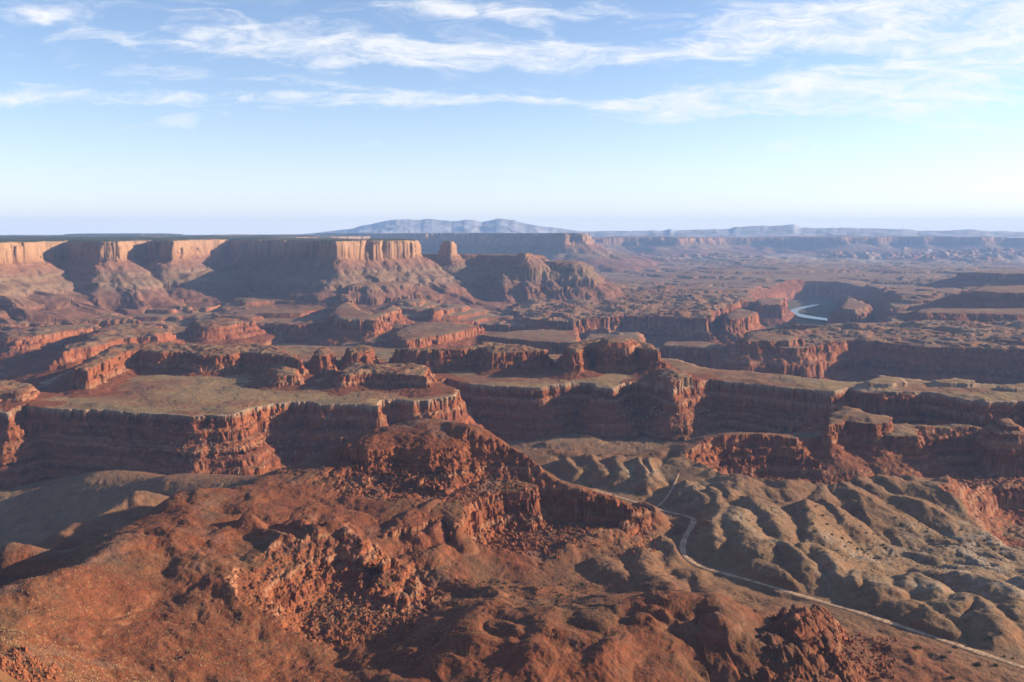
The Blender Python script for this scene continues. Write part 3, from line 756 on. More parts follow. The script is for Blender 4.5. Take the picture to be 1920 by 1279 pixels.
        # carved hollows
        for c in CARVES_NEAR:
            ix = c['poly'].sel(x, y, c['R'])
            if not ix.size:
                continue
            xx, y2 = x[ix], y[ix]
            s, t = c['poly'].sdf(xx, y2)
            s2 = s + c['edge'][0] * fbm(xx, y2, c['edge'][1], 4, c['seed']) + c['rib'][0] * (billow(xx, y2, c['rib'][1], 3, c['seed'] + 3) - .4)
            zz = c['zf'] + np.interp(s2, c['S'], c['Z']).astype(f32) + c['gully'][0] * fbm(xx, y2, c['gully'][1], 3, c['seed'] + 9)
            m = (zz < z[ix]) & (s < c['R'])
            k = ix[m]
            z[k] = zz[m]; rd[k] = np.maximum(rd[k], c['tone']); rk[k] = c['rk']
        # pale cliff along the lip: drop beyond it
        ix = LIP.sel(x, y, 200)
        if ix.size:
            s, t = LIP.sdf(x[ix], y[ix])
            px_ = LIP.p
            # side: beyond the line when farther in Y than the line at that X
            yl = np.interp(x[ix], px_[:, 0], px_[:, 1])
            beyond = y[ix] > yl
            s = np.where(beyond, s, -s) + 5 * fbm(x[ix], y[ix], 24, 3, 495)
            inx = (x[ix] > px_[0, 0]) & (x[ix] < px_[-1, 0] + 20)
            zz = 210 + np.interp(s, [-30, -4, 0, 2, 6, 8, 30, 60, 200], [40, 8, 0, -9, -12, -24, -36, -48, -58])
            m = inx & beyond & (zz < z[ix])
            k = ix[m]
            z[k] = zz[m]
            cap_[k[(s[m] < 12)]] = 1
            rd[k] = 0.1
        # small stuff everywhere
        z += fbm(x, y, 9, 3, 500, gain=.65) * (0.5 + 2.2 * rk) + fbm(x, y, 28, 2, 505) * 0.8
        # road bed
        zr = _road_z(x, y, droad, dtrack) if _ROADTAB else None
        if zr is not None:
            k1 = sstep(12, 3.5, droad); z = z * (1 - k1) + zr[0] * k1
            k2 = sstep(8, 2.2, dtrack); z = z * (1 - k2) + zr[1] * k2
            rk = rk * (1 - k1)
        wgt = sstep(2750, 2250, R_[ni])
        zf_ = np.where(R_[ni] > 2000, H[ni], z)
        low = np.minimum(z, 170)
        H[ni] = np.where(R_[ni] > 2000, wgt * z + (1 - wgt) * zf_, z)
        red[ni] = np.where(wgt > 0.5, rd, red[ni]); rock[ni] = rk * wgt; own[ni] = np.where(wgt > .5, ow, own[ni]); cap[ni] = cap_
    # canyon floors
    for c in CARVES_FAR:
        ix = c['poly'].sel(X, Y, c['R'])
        if not ix.size:
            continue
        x, y = X[ix], Y[ix]
        s, t = c['poly'].sdf(x, y)
        s2 = s + c['edge'][0] * fbm(x, y, c['edge'][1], 4, c['seed']) + c['rib'][0] * (billow(x, y, c['rib'][1], 3, c['seed'] + 3) - .4)
        z = c['zf'] + np.interp(s2, c['S'], c['Z']).astype(f32)
        m = (z < H[ix]) & (s < c['R'])
        k = ix[m]
        H[k] = z[m]; rock[k] = (s2[m] > 10)
        red[k] = np.where(s2[m] > 10, 0.9, -0.5); own[k] = 0; cap[k] = 0
    rims = np.full(n, -99, f32)
    # mesas -----------------------------------------------------------------
    for c in FEATS:
        ix = c['poly'].sel(X, Y, c['R'])
        if not ix.size:
            continue
        x, y = X[ix], Y[ix]
        s, t = c['poly'].sdf(x, y)
        kk = s < c['R']
        ix, x, y, s, t = ix[kk], x[kk], y[kk], s[kk], t[kk]
        if not ix.size:
            continue
        sd_ = c['seed']
        e = c['edge'][0] * fbm(x, y, c['edge'][1], 4, sd_ * 7, gain=.52)
        tier = np.floor(np.interp(s + e, c['S'], c['Z']) / (18.0 if c['cap'] else max(14.0, abs(c['Z'][3]) * .6))).astype(f32)
        rb = c['rib'][0] * (0.9 - 0.7 * billow(x, y, c['rib'][1] * 1.6, 2, sd_ * 7 + 3, gain=.5) - 0.95 * billow(x + tier * 37.7, y + tier * 91.3, c['rib'][1], 3, sd_ * 7 + 4, gain=.55))
        sfar = np.clip(s / (c['R'] * .5), 0, 1)
        s2 = s + e + rb * (1 - 0.6 * sfar)
        dz = np.interp(s2, c['S'], c['Z']).astype(f32)
        z = c['ztop'] + dz
        if c['tilt']:
            z = z + np.clip((y - 868) * c['tilt'], -34, 6) - .13 * (x - 270)
            z = terrace(z, 6.5, .45, off=.35 * x - .3 * y + 3 * perlin(x / 26, y / 26, 5)) + .55 * blocks(x * .8 - y * .3, y * .6 + x * .5, 60)
        if c['name'] == 'outcrop' and not c['tilt']:
            z = z + .75 * sstep(1, 7, s2) * blocks(x, y, 44 + sd_)
        if c['gully'][0]:
            gm = sstep(c['S'][3], c['S'][3] + 0.25 * c['S'][-1], s2) * sstep(c['S'][-1] * 1.1, c['S'][-1] * .6, s2)
            wt_ = t + 0.25 * c['gully'][1] * perlin(x / c['gully'][1], y / c['gully'][1], sd_ + 5)
            z = z + gm * c['gully'][0] * (billow(wt_, s2 * 0.18, c['gully'][1], 3, sd_ * 5, gain=.5) - .45) * 1.3
        if c['top'][0]:
            tz = c['top'][0] * (fbm(x, y, c['top'][1], 5, sd_ * 3, gain=.55) + .55 * (billow(x, y, c['top'][1] * .8, 3, sd_ * 3 + 1, gain=.45) - .45))
            if c['top'][0] >= 12:
                tz = terrace(tz, 8, .6)
            if c['cap'] == 8.0:
                tz = terrace(tz * 1.8, 1.6, .6) * .8
            z = z + sstep(0, -30, s2) * tz
        else:
            z = z + sstep(0, -10, s2) * 2.0 * fbm(x, y, 60, 3, sd_ * 3)
        m = z > H[ix]
        if c['cap']:
            rims[ix] = s2
        if c['name'] == 'redrow' and c['poly'].p[:, 1].max() < 2700:
            m &= rims[ix] < -1
        k = ix[m]
        H[k] = z[m]; own[k] = OWN[{'outcrop': 'redhill'}.get(c['name'], c['name'])]
        rock[k] = (s2[m] > -2) * 1.0
        s3 = s2[m]
        red[k] = np.where(s3 > -2, 0.9 if c['tone'] == 0 else c['tone'], 0.42 + 0.5 * fbm(x[m], y[m], max(c['top'][1] * .8, 60), 4, sd_ + 77)) if c['name'] != 'outcrop' else 1.0
        if c['cap']:
            cap[k] = ((dz[m] > -c['cap']) & (s3 > -6)).astype(f32)
        else:
            cap[k] = 0
    return H, own, red, cap, rock


_ROADTAB = []


def _road_z(x, y, dr, dt):
    out = []
    for (pts, zz) in _ROADTAB:
        best = np.full(x.shape, 1e9, f32); zo = np.zeros(x.shape, f32)
        sel = np.nonzero((dr if len(out) == 0 else dt) < 40)[0]
        if sel.size:
            xs, ys = x[sel], y[sel]
            b = best[sel]; z_ = zo[sel]
            for i in range(len(pts) - 1):
                ax, ay = pts[i]; bx, by = pts[i + 1]
                ex, ey = bx - ax, by - ay
                k = np.clip(((xs - ax) * ex + (ys - ay) * ey) / (ex * ex + ey * ey + 1e-9), 0, 1)
                d = (xs - ax - k * ex) ** 2 + (ys - ay - k * ey) ** 2
                m = d < b
                b = np.where(m, d, b); z_ = np.where(m, zz[i] + k * (zz[i + 1] - zz[i]), z_)
            zo[sel] = z_
        out.append(zo)
    return out


def resample(pts, step):
    p = np.array(pts); d = np.r_[0, np.cumsum(np.hypot(*np.diff(p, axis=0).T))]
    n = int(d[-1] / step) + 1
    q = np.linspace(0, d[-1], n)
    return np.c_[np.interp(q, d, p[:, 0]), np.interp(q, d, p[:, 1])]


def _smooth1(v, k):
    for _ in range(k):
        v = np.r_[v[0], (v[:-2] + 2 * v[1:-1] + v[2:]) / 4, v[-1]]
    return v


_tab = []
for pts in (ROAD, TRACK):
    q = resample(pts, 8.0)
    z, *_ = height(q[:, 0], q[:, 1])
    _tab.append(([tuple(v) for v in q], _smooth1(z.astype(float), 60)))
_ROADTAB.extend(_tab)


def par(fn, X, Y, chunk=60000):
    n = X.size
    parts = [(i, min(i + chunk, n)) for i in range(0, n, chunk)]
    with ThreadPoolExecutor(4) as ex:
        res = list(ex.map(lambda ab: fn(X[ab[0]:ab[1]], Y[ab[0]:ab[1]]), parts))
    return [np.concatenate([r[i] for r in res]) for i in range(len(res[0]))]


# ------------------------------------------------------------------ the sheet: columns by direction, rows by what the slope shows
RMIN, RMAX = 300.0, 21000.0
NC, NR = int(1500 * Q), int(1700 * Q)
def col_dirs(n):
    k = np.linspace(-1, 1, n)
    edge = rad(33.0); wide = rad(62.0); f = 0.93
    return np.where(np.abs(k) <= f, k / f * edge, np.sign(k) * (edge + (np.abs(k) - f) / (1 - f) * (wide - edge)))


th = col_dirs(NC)
thc = col_dirs(int(460 * min(1, Q + .2)))
lr = np.linspace(math.log(RMIN), math.log(RMAX), 4200)
rr = np.exp(lr)
TH, RR = np.meshgrid(thc, rr, indexing='ij')
Hc, *_ = par(height, (np.sin(TH) * RR).ravel(), (np.cos(TH) * RR).ravel())
Hc = Hc.reshape(TH.shape)
elev = np.arctan2(Hc - CAM_Z, RR)
de = np.abs(np.diff(elev, axis=1))
vis = elev[:, 1:] >= np.maximum.accumulate(elev, axis=1)[:, :-1] - 0.0008
dens_ = de * np.where(vis, 1.0, 0.35) + 0.00006 * (1 + 0 * de)
for _ in range(2):
    dens_ = (np.roll(dens_, 1, 0) + dens_ + np.roll(dens_, -1, 0)) / 3
ker = np.ones(5) / 5
for i in range(dens_.shape[0]):
    dens_[i] = np.convolve(np.convolve(np.pad(dens_[i], 8, mode='edge'), ker, 'same'), ker, 'same')[8:-8]
cum = np.concatenate([np.zeros((len(thc), 1)), np.cumsum(dens_, axis=1)], axis=1)
cum /= cum[:, -1:]
inv = np.stack([np.interp(np.linspace(0, 1, NR), cum[i], lr) for i in range(len(thc))])
for _ in range(3):                               # neighbouring columns keep nearly the same rows
    w_ = max(3, int(len(thc) * .028))
    pad = np.pad(inv, ((w_, w_), (0, 0)), mode='edge')
    cs = np.cumsum(np.vstack([np.zeros((1, NR)), pad]), axis=0)
    inv = (cs[2 * w_ + 1:] - cs[:-2 * w_ - 1]) / (2 * w_ + 1)
ci = np.interp(th, thc, np.arange(len(thc)))
i0 = np.clip(np.floor(ci).astype(int), 0, len(thc) - 2); fr = (ci - i0)[:, None]
LRG = inv[i0] * (1 - fr) + inv[i0 + 1] * fr
RG = np.exp(LRG)
XG = (np.sin(th)[:, None] * RG).astype(f32); YG = (np.cos(th)[:, None] * RG).astype(f32)
print("grid", round(time.time() - T0, 1))
res = par(height, XG.ravel(), YG.ravel())
ZG, OG, RDG, CPG, RKG = [r.reshape(XG.shape) for r in res]
print("height", round(time.time() - T0, 1))


def grid_normals(X, Y, Z):
    ax, ay, az = np.gradient(X, axis=0), np.gradient(Y, axis=0), np.gradient(Z, axis=0)
    bx, by, bz = np.gradient(X, axis=1), np.gradient(Y, axis=1), np.gradient(Z, axis=1)
    nx = ay * bz - az * by; ny = az * bx - ax * bz; nz = ax * by - ay * bx
    sgn = np.where(nz < 0, -1, 1)
    L = np.sqrt(nx * nx + ny * ny + nz * nz) + 1e-9
    return nx * sgn / L, ny * sgn / L, nz * sgn / L


nx, ny, nz = grid_normals(XG, YG, ZG)
steep = sstep(0.86, 0.5, nz)


def ledge_chunk(a, b):
    # a: index array carrier (x), b: unused
    return (a,)


def disp_fn(i0_, i1_):
    x = XG.ravel()[i0_:i1_]; y = YG.ravel()[i0_:i1_]; z = ZG.ravel()[i0_:i1_]
    r = np.sqrt(x * x + y * y)
    k = np.clip(r / 1500.0, 0.7, 4.0)          # coarser with distance
    zz = z + 2.0 * perlin(x / 60, y / 60, 600)
    band = perlin(zz / (5.0 * k), x / 400, 601) * 1.0 + perlin(zz / (2.2 * k), x / 150, 602) * 0.6
    blk = val3(x / (7 * k), y / (7 * k), z / (9 * k), 603) + 0.5 * val3(x / (3 * k), y / (3 * k), z / (3 * k), 604)
    return (band * 4.4 + blk * 1.1) * k


idx = list(range(0, XG.size, 100000)) + [XG.size]
with ThreadPoolExecutor(4) as ex:
    DSP = np.concatenate(list(ex.map(lambda j: disp_fn(idx[j], idx[j + 1]), range(len(idx) - 1)))).reshape(XG.shape)
hl = np.sqrt(nx * nx + ny * ny) + 1e-6
DSP = DSP * steep * np.clip(RKG, 0, 1)
X2 = XG + nx / hl * DSP; Y2 = YG + ny / hl * DSP
nx, ny, nz = grid_normals(X2, Y2, ZG)
print("disp", round(time.time() - T0, 1))


# ------------------------------------------------------------------ colours of soil and rock (no light in them)
def lerp(a, b, t):
    return a + (b - a) * t[..., None]


ALB = 0.56


def color_fn(i0_, i1_):
    x = XG.ravel()[i0_:i1_]; y = YG.ravel()[i0_:i1_]; z = ZG.ravel()[i0_:i1_]
    rd = RDG.ravel()[i0_:i1_]; cp = CPG.ravel()[i0_:i1_]; rk = RKG.ravel()[i0_:i1_]
    n_z = nz.ravel()[i0_:i1_]; ow = OG.ravel()[i0_:i1_]
    r = np.sqrt(x * x + y * y)
    c = lambda *v: np.array(v, f32)
    n1 = fbm(x, y, 60, 5, 700, gain=.6); n2 = fbm(x, y, 14, 3, 701, gain=.6)
    SOIL_R, SOIL_G, SAND = c(.250, .076, .032), c(.345, .215, .118), c(.39, .245, .115)
    ROCK, ROCKD, CAP = c(.42, .135, .058), c(.20, .062, .034), c(.52, .36, .24)
    PALE = c(.46, .36, .28)
    col = lerp(np.broadcast_to(SOIL_G, x.shape + (3,)), SOIL_R, np.clip(rd + .12 * n1, 0, 1))
    # pale stone bench and bluish clay
    pale = sstep(.16, -.04, rd + .22 * n1) * (r < 1500)
    col = lerp(col, PALE, pale * .8 * sstep(-.3, .3, n1 + .5 * n2))
    col = col * (1 + .22 * n1 + .16 * n2)[..., None]
    fore = (r < 1500)
    col = lerp(col, c(.175, .098, .050), fore * np.clip(rd, 0, 1) * .7 * sstep(-.15, .55, fbm(x * 1.1, y * .8, 130, 5, 706, gain=.62)))
    col = lerp(col, c(.30, .165, .12), fore * np.clip(rd, 0, 1) * .6 * sstep(.25, .7, fbm(x, y, 75, 5, 707, gain=.6)))
    col = lerp(col, c(.36, .21, .085), sstep(640, 560, r) * sstep(-180, -300, x) * .8)
    # dark scrubby speckle
    sp = sstep(.25, .6, fbm(x, y, 5.0, 2, 705)) * (r < 2500)
    col = lerp(col, c(.10, .075, .04), sp * .35 * (1 - rk))
    # rock faces in strata
    st = z + 3 * perlin(x / 120, y / 120, 710) + 1.5 * perlin(x / 30, y / 30, 711)
    k = np.clip(r / 2500, .8, 3)
    b = perlin(st / (6.5 * 1), x / 900 + 3, 712) * .7 + perlin(st / 2.6, x / 300, 713) * .5 * (1 / k)
    rock = lerp(np.broadcast_to(ROCK, x.shape + (3,)), ROCKD, np.clip(.40 + 1.25 * b, 0, 1))
    pale_bed_ = perlin(st / 9.0 + 40, x / 1500 + 9, 716)  # pale tan layers among the red strata
    rock = lerp(rock, c(.50, .27, .155), sstep(.28, .5, pale_bed_) * .6)
    # streaks down the walls
    rock = rock * (1 + .16 * perlin(x / 7, y / 7, 714) + .10 * n2)[..., None]
    sl_ = sstep(.93, .72, n_z) * np.clip(.35 + rk, 0, 1)
    col = lerp(col, rock, np.clip(sl_, 0, 1))
    # big wall tiers of the plateau: red cliff, purple-grey clays, pale green band, brown below
    pw = (ow == OWN['plateau']) | (ow == OWN['far'])
    tier_z = np.array([180, 240, 300, 330, 352, 372, 392, 410, 440, 462, 470, 560, 566], float)
    T = np.array([(.26, .12, .075), (.27, .115, .07), (.25, .12, .08), (.29, .17, .12), (.29, .185, .115), (.25, .14, .09), (.28, .18, .115), (.26, .14, .10), (.31, .15, .095), (.34, .165, .095), (.45, .235, .13), (.50, .29, .175), (.42, .27, .16)])
    zt = z + 10 * perlin(x / 260, y / 260, 720) + 5 * perlin(x / 70, y / 70, 721)
    tc_ = np.stack([np.interp(zt, tier_z, T[:, i]) for i in range(3)], -1)
    tc_ = tc_ * (1 + .22 * b + .18 * n1)[..., None]
    top = sstep(.90, .97, n_z) * (z > 545)
    veg = lerp(np.broadcast_to(c(.075, .085, .045), x.shape + (3,)), c(.36, .22, .14), sstep(.05, .55, fbm(x, y, 700, 5, 730, gain=.6)))
    tc_ = lerp(tc_, veg, top)
    m = pw & (rk > .5) | pw & (z > 545)
    col = np.where(m[..., None], tc_, col)
    # distant pale needles country
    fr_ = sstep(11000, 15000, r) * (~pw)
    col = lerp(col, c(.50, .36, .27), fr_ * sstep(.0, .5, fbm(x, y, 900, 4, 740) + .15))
    # sand plain on the rim bench
    sb = (ow == OWN['bench']) & (rk < .5) & (r < 3000)
    sandc = lerp(np.broadcast_to(SAND, x.shape + (3,)), c(.33, .15, .075), sstep(-.1, .5, fbm(x * .6, y * 1.4, 220, 5, 750, gain=.6) + .1))
    sandc = lerp(sandc, c(.20, .155, .09), sstep(.1, .6, fbm(x, y, 150, 5, 751, gain=.6)) * .6) * (1 + .12 * n2)[..., None]
    col = np.where(sb[..., None], sandc, col)
    col = lerp(col, CAP, np.clip(cp, 0, 1) * (0.75 + .25 * n2).clip(0, 1))
    # meadow on the canyon floor
    fl = (rd < -.3) & (r > 2400)
    col = np.where(fl[..., None], (c(.19, .14, .075) * (1 + .2 * n1)[..., None]), col)
    col = col * ALB
    return np.clip(col, .01, .9).astype(f32)


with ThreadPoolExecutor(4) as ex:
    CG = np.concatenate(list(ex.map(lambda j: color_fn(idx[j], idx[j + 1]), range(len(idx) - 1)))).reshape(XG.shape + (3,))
print("colour", round(time.time() - T0, 1))


# ------------------------------------------------------------------ materials
def rock_material(name, bump=1.0, rough=0.95, scale=1.0):
    m = bpy.data.materials.new(name)
    m.use_nodes = True
    t = NT(m.node_tree)
    b = m.node_tree.nodes['Principled BSDF']
    b.inputs['Roughness'].default_value = rough
    b.inputs['Specular IOR Level'].default_value = 0.12
    at = t.n('ShaderNodeAttribute', attribute_name='albedo')
    g = t.n('ShaderNodeNewGeometry')
    mp = t.n('ShaderNodeMapping'); mp.vector_type = 'POINT'
    mp.inputs['Scale'].default_value = (1, 1, 1.6)
    t.l(g.outputs['Position'], mp.inputs['Vector'])
    n1 = noise_node(t, mp.outputs[0], 0.32 * scale, 6, 0.65)
    n2 = noise_node(t, mp.outputs[0], 0.035 * scale, 5, 0.6)
    f = t.m('ADD', t.m('MULTIPLY', n1, 0.75), t.m('MULTIPLY', n2, 0.6))
    f = t.m('ADD', t.m('MULTIPLY', f, 1.0), 0.33)
    mx = t.n('ShaderNodeMix', data_type='RGBA', blend_type='MULTIPLY')
    mx.inputs['Factor'].default_value = 1.0
    t.l(at.outputs['Color'], mx.inputs['A'])
    t.l(comb(t, f, f, f), mx.inputs['B'])
    t.l(mx.outputs['Result'], b.inputs['Base Color'])
    bm = t.n('ShaderNodeBump')
    bm.inputs['Strength'].default_value = 0.9 * bump
    bm.inputs['Distance'].default_value = 1.8
    t.l(n1, bm.inputs['Height'])
    t.l(bm.outputs[0], b.inputs['Normal'])
    return m


M_ROCK = rock_material('sandstone_and_soil')
M_FAR = rock_material('distant_rock', bump=0.0, scale=.2)


def mesh_from(name, V, Fq, col=None, mat=None, smooth=False, kind=None):
    me = bpy.data.meshes.new(name)
    k = Fq.shape[1]
    me.vertices.add(len(V)); me.vertices.foreach_set('co', V.astype(f32).ravel())
    me.loops.add(Fq.size); me.loops.foreach_set('vertex_index', Fq.astype(np.int32).ravel())
    me.polygons.add(len(Fq)); me.polygons.foreach_set('loop_start', np.arange(0, Fq.size, k, dtype=np.int32))
    me.update(calc_edges=True)
    me.polygons.foreach_set('use_smooth', np.full(len(Fq), smooth, bool))
    if col is not None:
        a = me.attributes.new('albedo', 'FLOAT_COLOR', 'POINT')
        a.data.foreach_set('color', np.c_[col, np.ones(len(col))].astype(f32).ravel())
    if mat:
        me.materials.append(mat)
    o = bpy.data.objects.new(name, me)
    COL.objects.link(o)
    if kind:
        o['kind'] = kind
    return o


# cut the sheet into the pieces of land the eye tells apart
owq = OG[:-1, :-1].copy()
NAMES = {OWN['ground']: ('lowland_terrain',), OWN['plateau']: ('plateau_hill',), OWN['far']: ('far_plateau_hill',), OWN['bench']: ('bench_terrain',),
         OWN['redrow']: ('red_rock_hills',), OWN['near']: ('ground',), OWN['redhill']: ('red_foreground_hill',), OWN['rightmesa']: ('shaded_mesa_hill',)}
LABELS = {
    'lowland_terrain': 'hazy dissected lowland of low red and purple benches stretching to the horizon',
    'plateau_hill': 'tall red walled plateau with spire and tiered slopes at the left',
    'far_plateau_hill': 'far blue plateau rim on the horizon',
    'bench_terrain': 'flat sandy bench with pale rim and dark banded cliffs below',
    'red_rock_hills': 'row of low orange red rock buttes behind the sandy bench',
    'ground': 'grey brown lobed badland slopes around the dirt road',
    'red_foreground_hill': 'large rugged rust red hill filling the left foreground',
    'shaded_mesa_hill': 'dark flat topped mesas in shade at the right',
}
NCc, NRr = XG.shape
vid = np.arange(NCc * NRr).reshape(NCc, NRr)
quads = np.stack([vid[:-1, :-1], vid[1:, :-1], vid[1:, 1:], vid[:-1, 1:]], -1).reshape(-1, 4)
VV = np.stack([X2, Y2, ZG], -1).reshape(-1, 3)
CC = CG.reshape(-1, 3)
oq = owq.ravel()
for k_, (nm,) in NAMES.items():
    q = quads[oq == k_]
    if not len(q):
        continue
    u, invx = np.unique(q, return_inverse=True)
    mesh_from(nm, VV[u], invx.reshape(-1, 4), CC[u], M_FAR if nm == 'far_plateau_hill' else M_ROCK, smooth=True, kind='structure')['label'] = LABELS[nm]
print("mesh", round(time.time() - T0, 1))

# ------------------------------------------------------------------ wide earth beyond and around the sheet
def plain_mat(name, colr, rough=.95):
    m = bpy.data.materials.new(name); m.use_nodes = True
    t = NT(m.node_tree); b = m.node_tree.nodes['Principled BSDF']
    b.inputs['Roughness'].default_value = rough
    b.inputs['Specular IOR Level'].default_value = .1
    g = t.n('ShaderNodeNewGeometry')
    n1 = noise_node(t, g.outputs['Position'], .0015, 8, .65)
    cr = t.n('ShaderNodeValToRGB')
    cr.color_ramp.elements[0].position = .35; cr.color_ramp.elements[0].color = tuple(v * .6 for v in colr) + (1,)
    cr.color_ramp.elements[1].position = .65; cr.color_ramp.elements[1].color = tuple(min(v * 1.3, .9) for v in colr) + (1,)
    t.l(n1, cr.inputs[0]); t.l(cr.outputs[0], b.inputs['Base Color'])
    return m


v = np.array([(-29900, -8000, 20), (29900, -8000, 20), (29900, 24700, 20), (-29900, 24700, 20)], float)
mesh_from('earth_land', v, np.array([[0, 1, 2, 3]]), None, plain_mat('earth', (.28, .17, .11)), kind='structure')['label'] = 'open desert floor below the canyon benches'


# mountains: a real range with depth
def ridge_range(name, crest, d0, depth, zbase, mat, label, rough=(60, 1500), seed=900):
    n, m_ = 700, 61
    px = np.linspace(crest[0][0], crest[-1][0], n)
    py = np.interp(px, [a for a, b in crest], [b for a, b in crest])
    Y_ = np.linspace(d0 - depth, d0 + depth, m_)
    PX, YY = np.meshgrid(px, Y_, indexing='ij')
    x = (PX - 960) / F * YY * 1.0
    zc = CAM_Z + (HOR - py)[:, None] / F * d0
    zc = zc + (22 * (fbm(px * 1.0, px * 0 + seed, 40, 3, seed, gain=.6) + .1) * np.clip((zc[:, 0] - zbase) / 250, 0, 1))[:, None]
    fall = 1 - np.abs(YY - d0) / depth
    k = fall ** 1.15
    rel = billow(x.ravel(), YY.ravel(), rough[1], 4, seed).reshape(x.shape)
    z = zbase + (zc - zbase) * k - rough[0] * rel * (1 - fall) * fall * 6
    V_ = np.stack([x, YY, z], -1).reshape(-1, 3)
    ii = np.arange(n * m_).reshape(n, m_)
    q = np.stack([ii[:-1, :-1], ii[1:, :-1], ii[1:, 1:], ii[:-1, 1:]], -1).reshape(-1, 4)
    o = mesh_from(name, V_, q, None, mat, smooth=True, kind='structure')
    o['label'] = label


M_MT = plain_mat('hazed_mountain_slopes', (.30, .29, .31))  # lighter bluish grey: some of the distance haze is put into this colour
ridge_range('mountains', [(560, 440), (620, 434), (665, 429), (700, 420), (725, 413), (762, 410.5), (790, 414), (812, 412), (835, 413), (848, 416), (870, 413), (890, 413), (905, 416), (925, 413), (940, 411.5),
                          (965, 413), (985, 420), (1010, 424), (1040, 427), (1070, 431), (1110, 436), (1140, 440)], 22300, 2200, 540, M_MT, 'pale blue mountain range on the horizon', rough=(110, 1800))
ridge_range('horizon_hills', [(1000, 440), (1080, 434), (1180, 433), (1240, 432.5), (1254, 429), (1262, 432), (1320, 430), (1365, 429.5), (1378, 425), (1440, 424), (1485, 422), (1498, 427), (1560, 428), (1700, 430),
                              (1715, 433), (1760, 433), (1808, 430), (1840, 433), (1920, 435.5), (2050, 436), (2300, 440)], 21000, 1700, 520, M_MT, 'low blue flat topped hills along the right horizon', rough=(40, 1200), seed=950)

# ------------------------------------------------------------------ river
def flat_poly(name, pts, z, mat, label):
    p = smoothpoly([P(a, b, z) for a, b in pts], True, 3)
    me = bpy.data.meshes.new(name)
    me.from_pydata([(a, b, z) for a, b in p], [], [list(range(len(p)))])
    me.materials.append(mat)
    o = bpy.data.objects.new(name, me); COL.objects.link(o); o['kind'] = 'structure'; o['label'] = label
    return o


mw = bpy.data.materials.new('river_water'); mw.use_nodes = True
t = NT(mw.node_tree); b = mw.node_tree.nodes['Principled BSDF']
b.inputs['Base Color'].default_value = (.07, .10, .085, 1); b.inputs['Roughness'].default_value = .2
g = t.n('ShaderNodeNewGeometry'); bmp = t.n('ShaderNodeBump'); bmp.inputs['Strength'].default_value = .05
t.l(noise_node(t, g.outputs['Position'], .2, 3, .5), bmp.inputs['Height']); t.l(bmp.outputs[0], b.inputs['Normal'])
flat_poly('river', [(1476, 586), (1479, 582), (1492, 577), (1512, 573), (1532, 570), (1540, 571), (1520, 576), (1502, 580), (1495, 584), (1499, 588), (1518, 592), (1545, 596), (1580, 601), (1578, 604), (1540, 600), (1508, 596), (1486, 591)], 84, mw, 'bright bend of the river in the far canyon')
flat_poly('river_water', [(-500, 745), (-100, 715), (0, 709), (110, 703), (150, 695), (60, 690), (-100, 694), (-600, 715)], 61, mw, 'dark teal river below the cliffs at the left edge')
flat_poly('canyon_water', [(1250, 672), (1400, 690), (1560, 712), (1660, 722), (2000, 750), (2100, 730), (1700, 706), (1500, 690), (1350, 672)], 62, mw, 'river in deep shade below the dark right wall')


# ------------------------------------------------------------------ dirt roads
def road_ribbon(name, i, width, mat, label):
    pts, zz = _ROADTAB[i]
    q = resample(pts, 2.0)
    d = np.r_[0, np.cumsum(np.hypot(*np.diff(np.array(pts), axis=0).T))]
    z = np.interp(np.linspace(0, d[-1], len(q)), d, zz)
    tx = np.gradient(q[:, 0]); ty = np.gradient(q[:, 1]); L = np.hypot(tx, ty)
    nx_, ny_ = -ty / L, tx / L
    V_ = []
    K = [-1, -.55, 0, .55, 1]
    wv_ = width * (1 + .12 * np.sin(np.arange(len(q)) * .13) + .08 * np.sin(np.arange(len(q)) * .41))
    for k in K:
        V_.append(np.c_[q[:, 0] + nx_ * wv_ * k / 2, q[:, 1] + ny_ * wv_ * k / 2, z + .55 + (.12 if abs(k) < .6 else -.25)])
    V_ = np.stack(V_, 1).reshape(-1, 3)
    ii = np.arange(len(V_)).reshape(len(q), len(K))
    f = np.stack([ii[:-1, :-1], ii[1:, :-1], ii[1:, 1:], ii[:-1, 1:]], -1).reshape(-1, 4)
    cc = np.array([(.23, .135, .075), (.33, .215, .14), (.26, .165, .10), (.34, .22, .145), (.22, .13, .072)]) * ALB * 2.3
    cc = np.tile(cc, (len(q), 1)) * (1 + .25 * rsr.randn(len(q), 1).repeat(len(K), 0)[:len(q) * len(K)].clip(-1, 1))
    o = mesh_from(name, V_, f, cc, M_ROCK, smooth=True, kind='structure'); o['label'] = label


rsr = np.random.RandomState(3)
M_ROAD = plain_mat('pale_dirt_road', (.30, .19, .125))
for nd in M_ROAD.node_tree.nodes:
    if nd.type == 'TEX_NOISE':
        nd.inputs['Scale'].default_value = .12
road_ribbon('road', 0, 7.5, M_ROAD, 'pale dirt road winding through the badlands')
road_ribbon('path', 1, 3.2, M_ROAD, 'narrow dirt track branching up from the road')

# ------------------------------------------------------------------ loose rocks and desert plants
rs = np.random.RandomState(5)
M_STONE = bpy.data.materials.new('red_boulder'); M_STONE.use_nodes = True
t = NT(M_STONE.node_tree); b = M_STONE.node_tree.nodes['Principled BSDF']
b.inputs['Roughness'].default_value = .95; b.inputs['Specular IOR Level'].default_value = .1
g = t.n('ShaderNodeNewGeometry'); cr = t.n('ShaderNodeValToRGB')
cr.color_ramp.elements[0].position = .35; cr.color_ramp.elements[0].color = (.11, .036, .018, 1)
cr.color_ramp.elements[1].position = .65; cr.color_ramp.elements[1].color = (.27, .095, .045, 1)
t.l(noise_node(t, g.outputs['Position'], .5, 5, .6), cr.inputs[0]); t.l(cr.outputs[0], b.inputs['Base Color'])


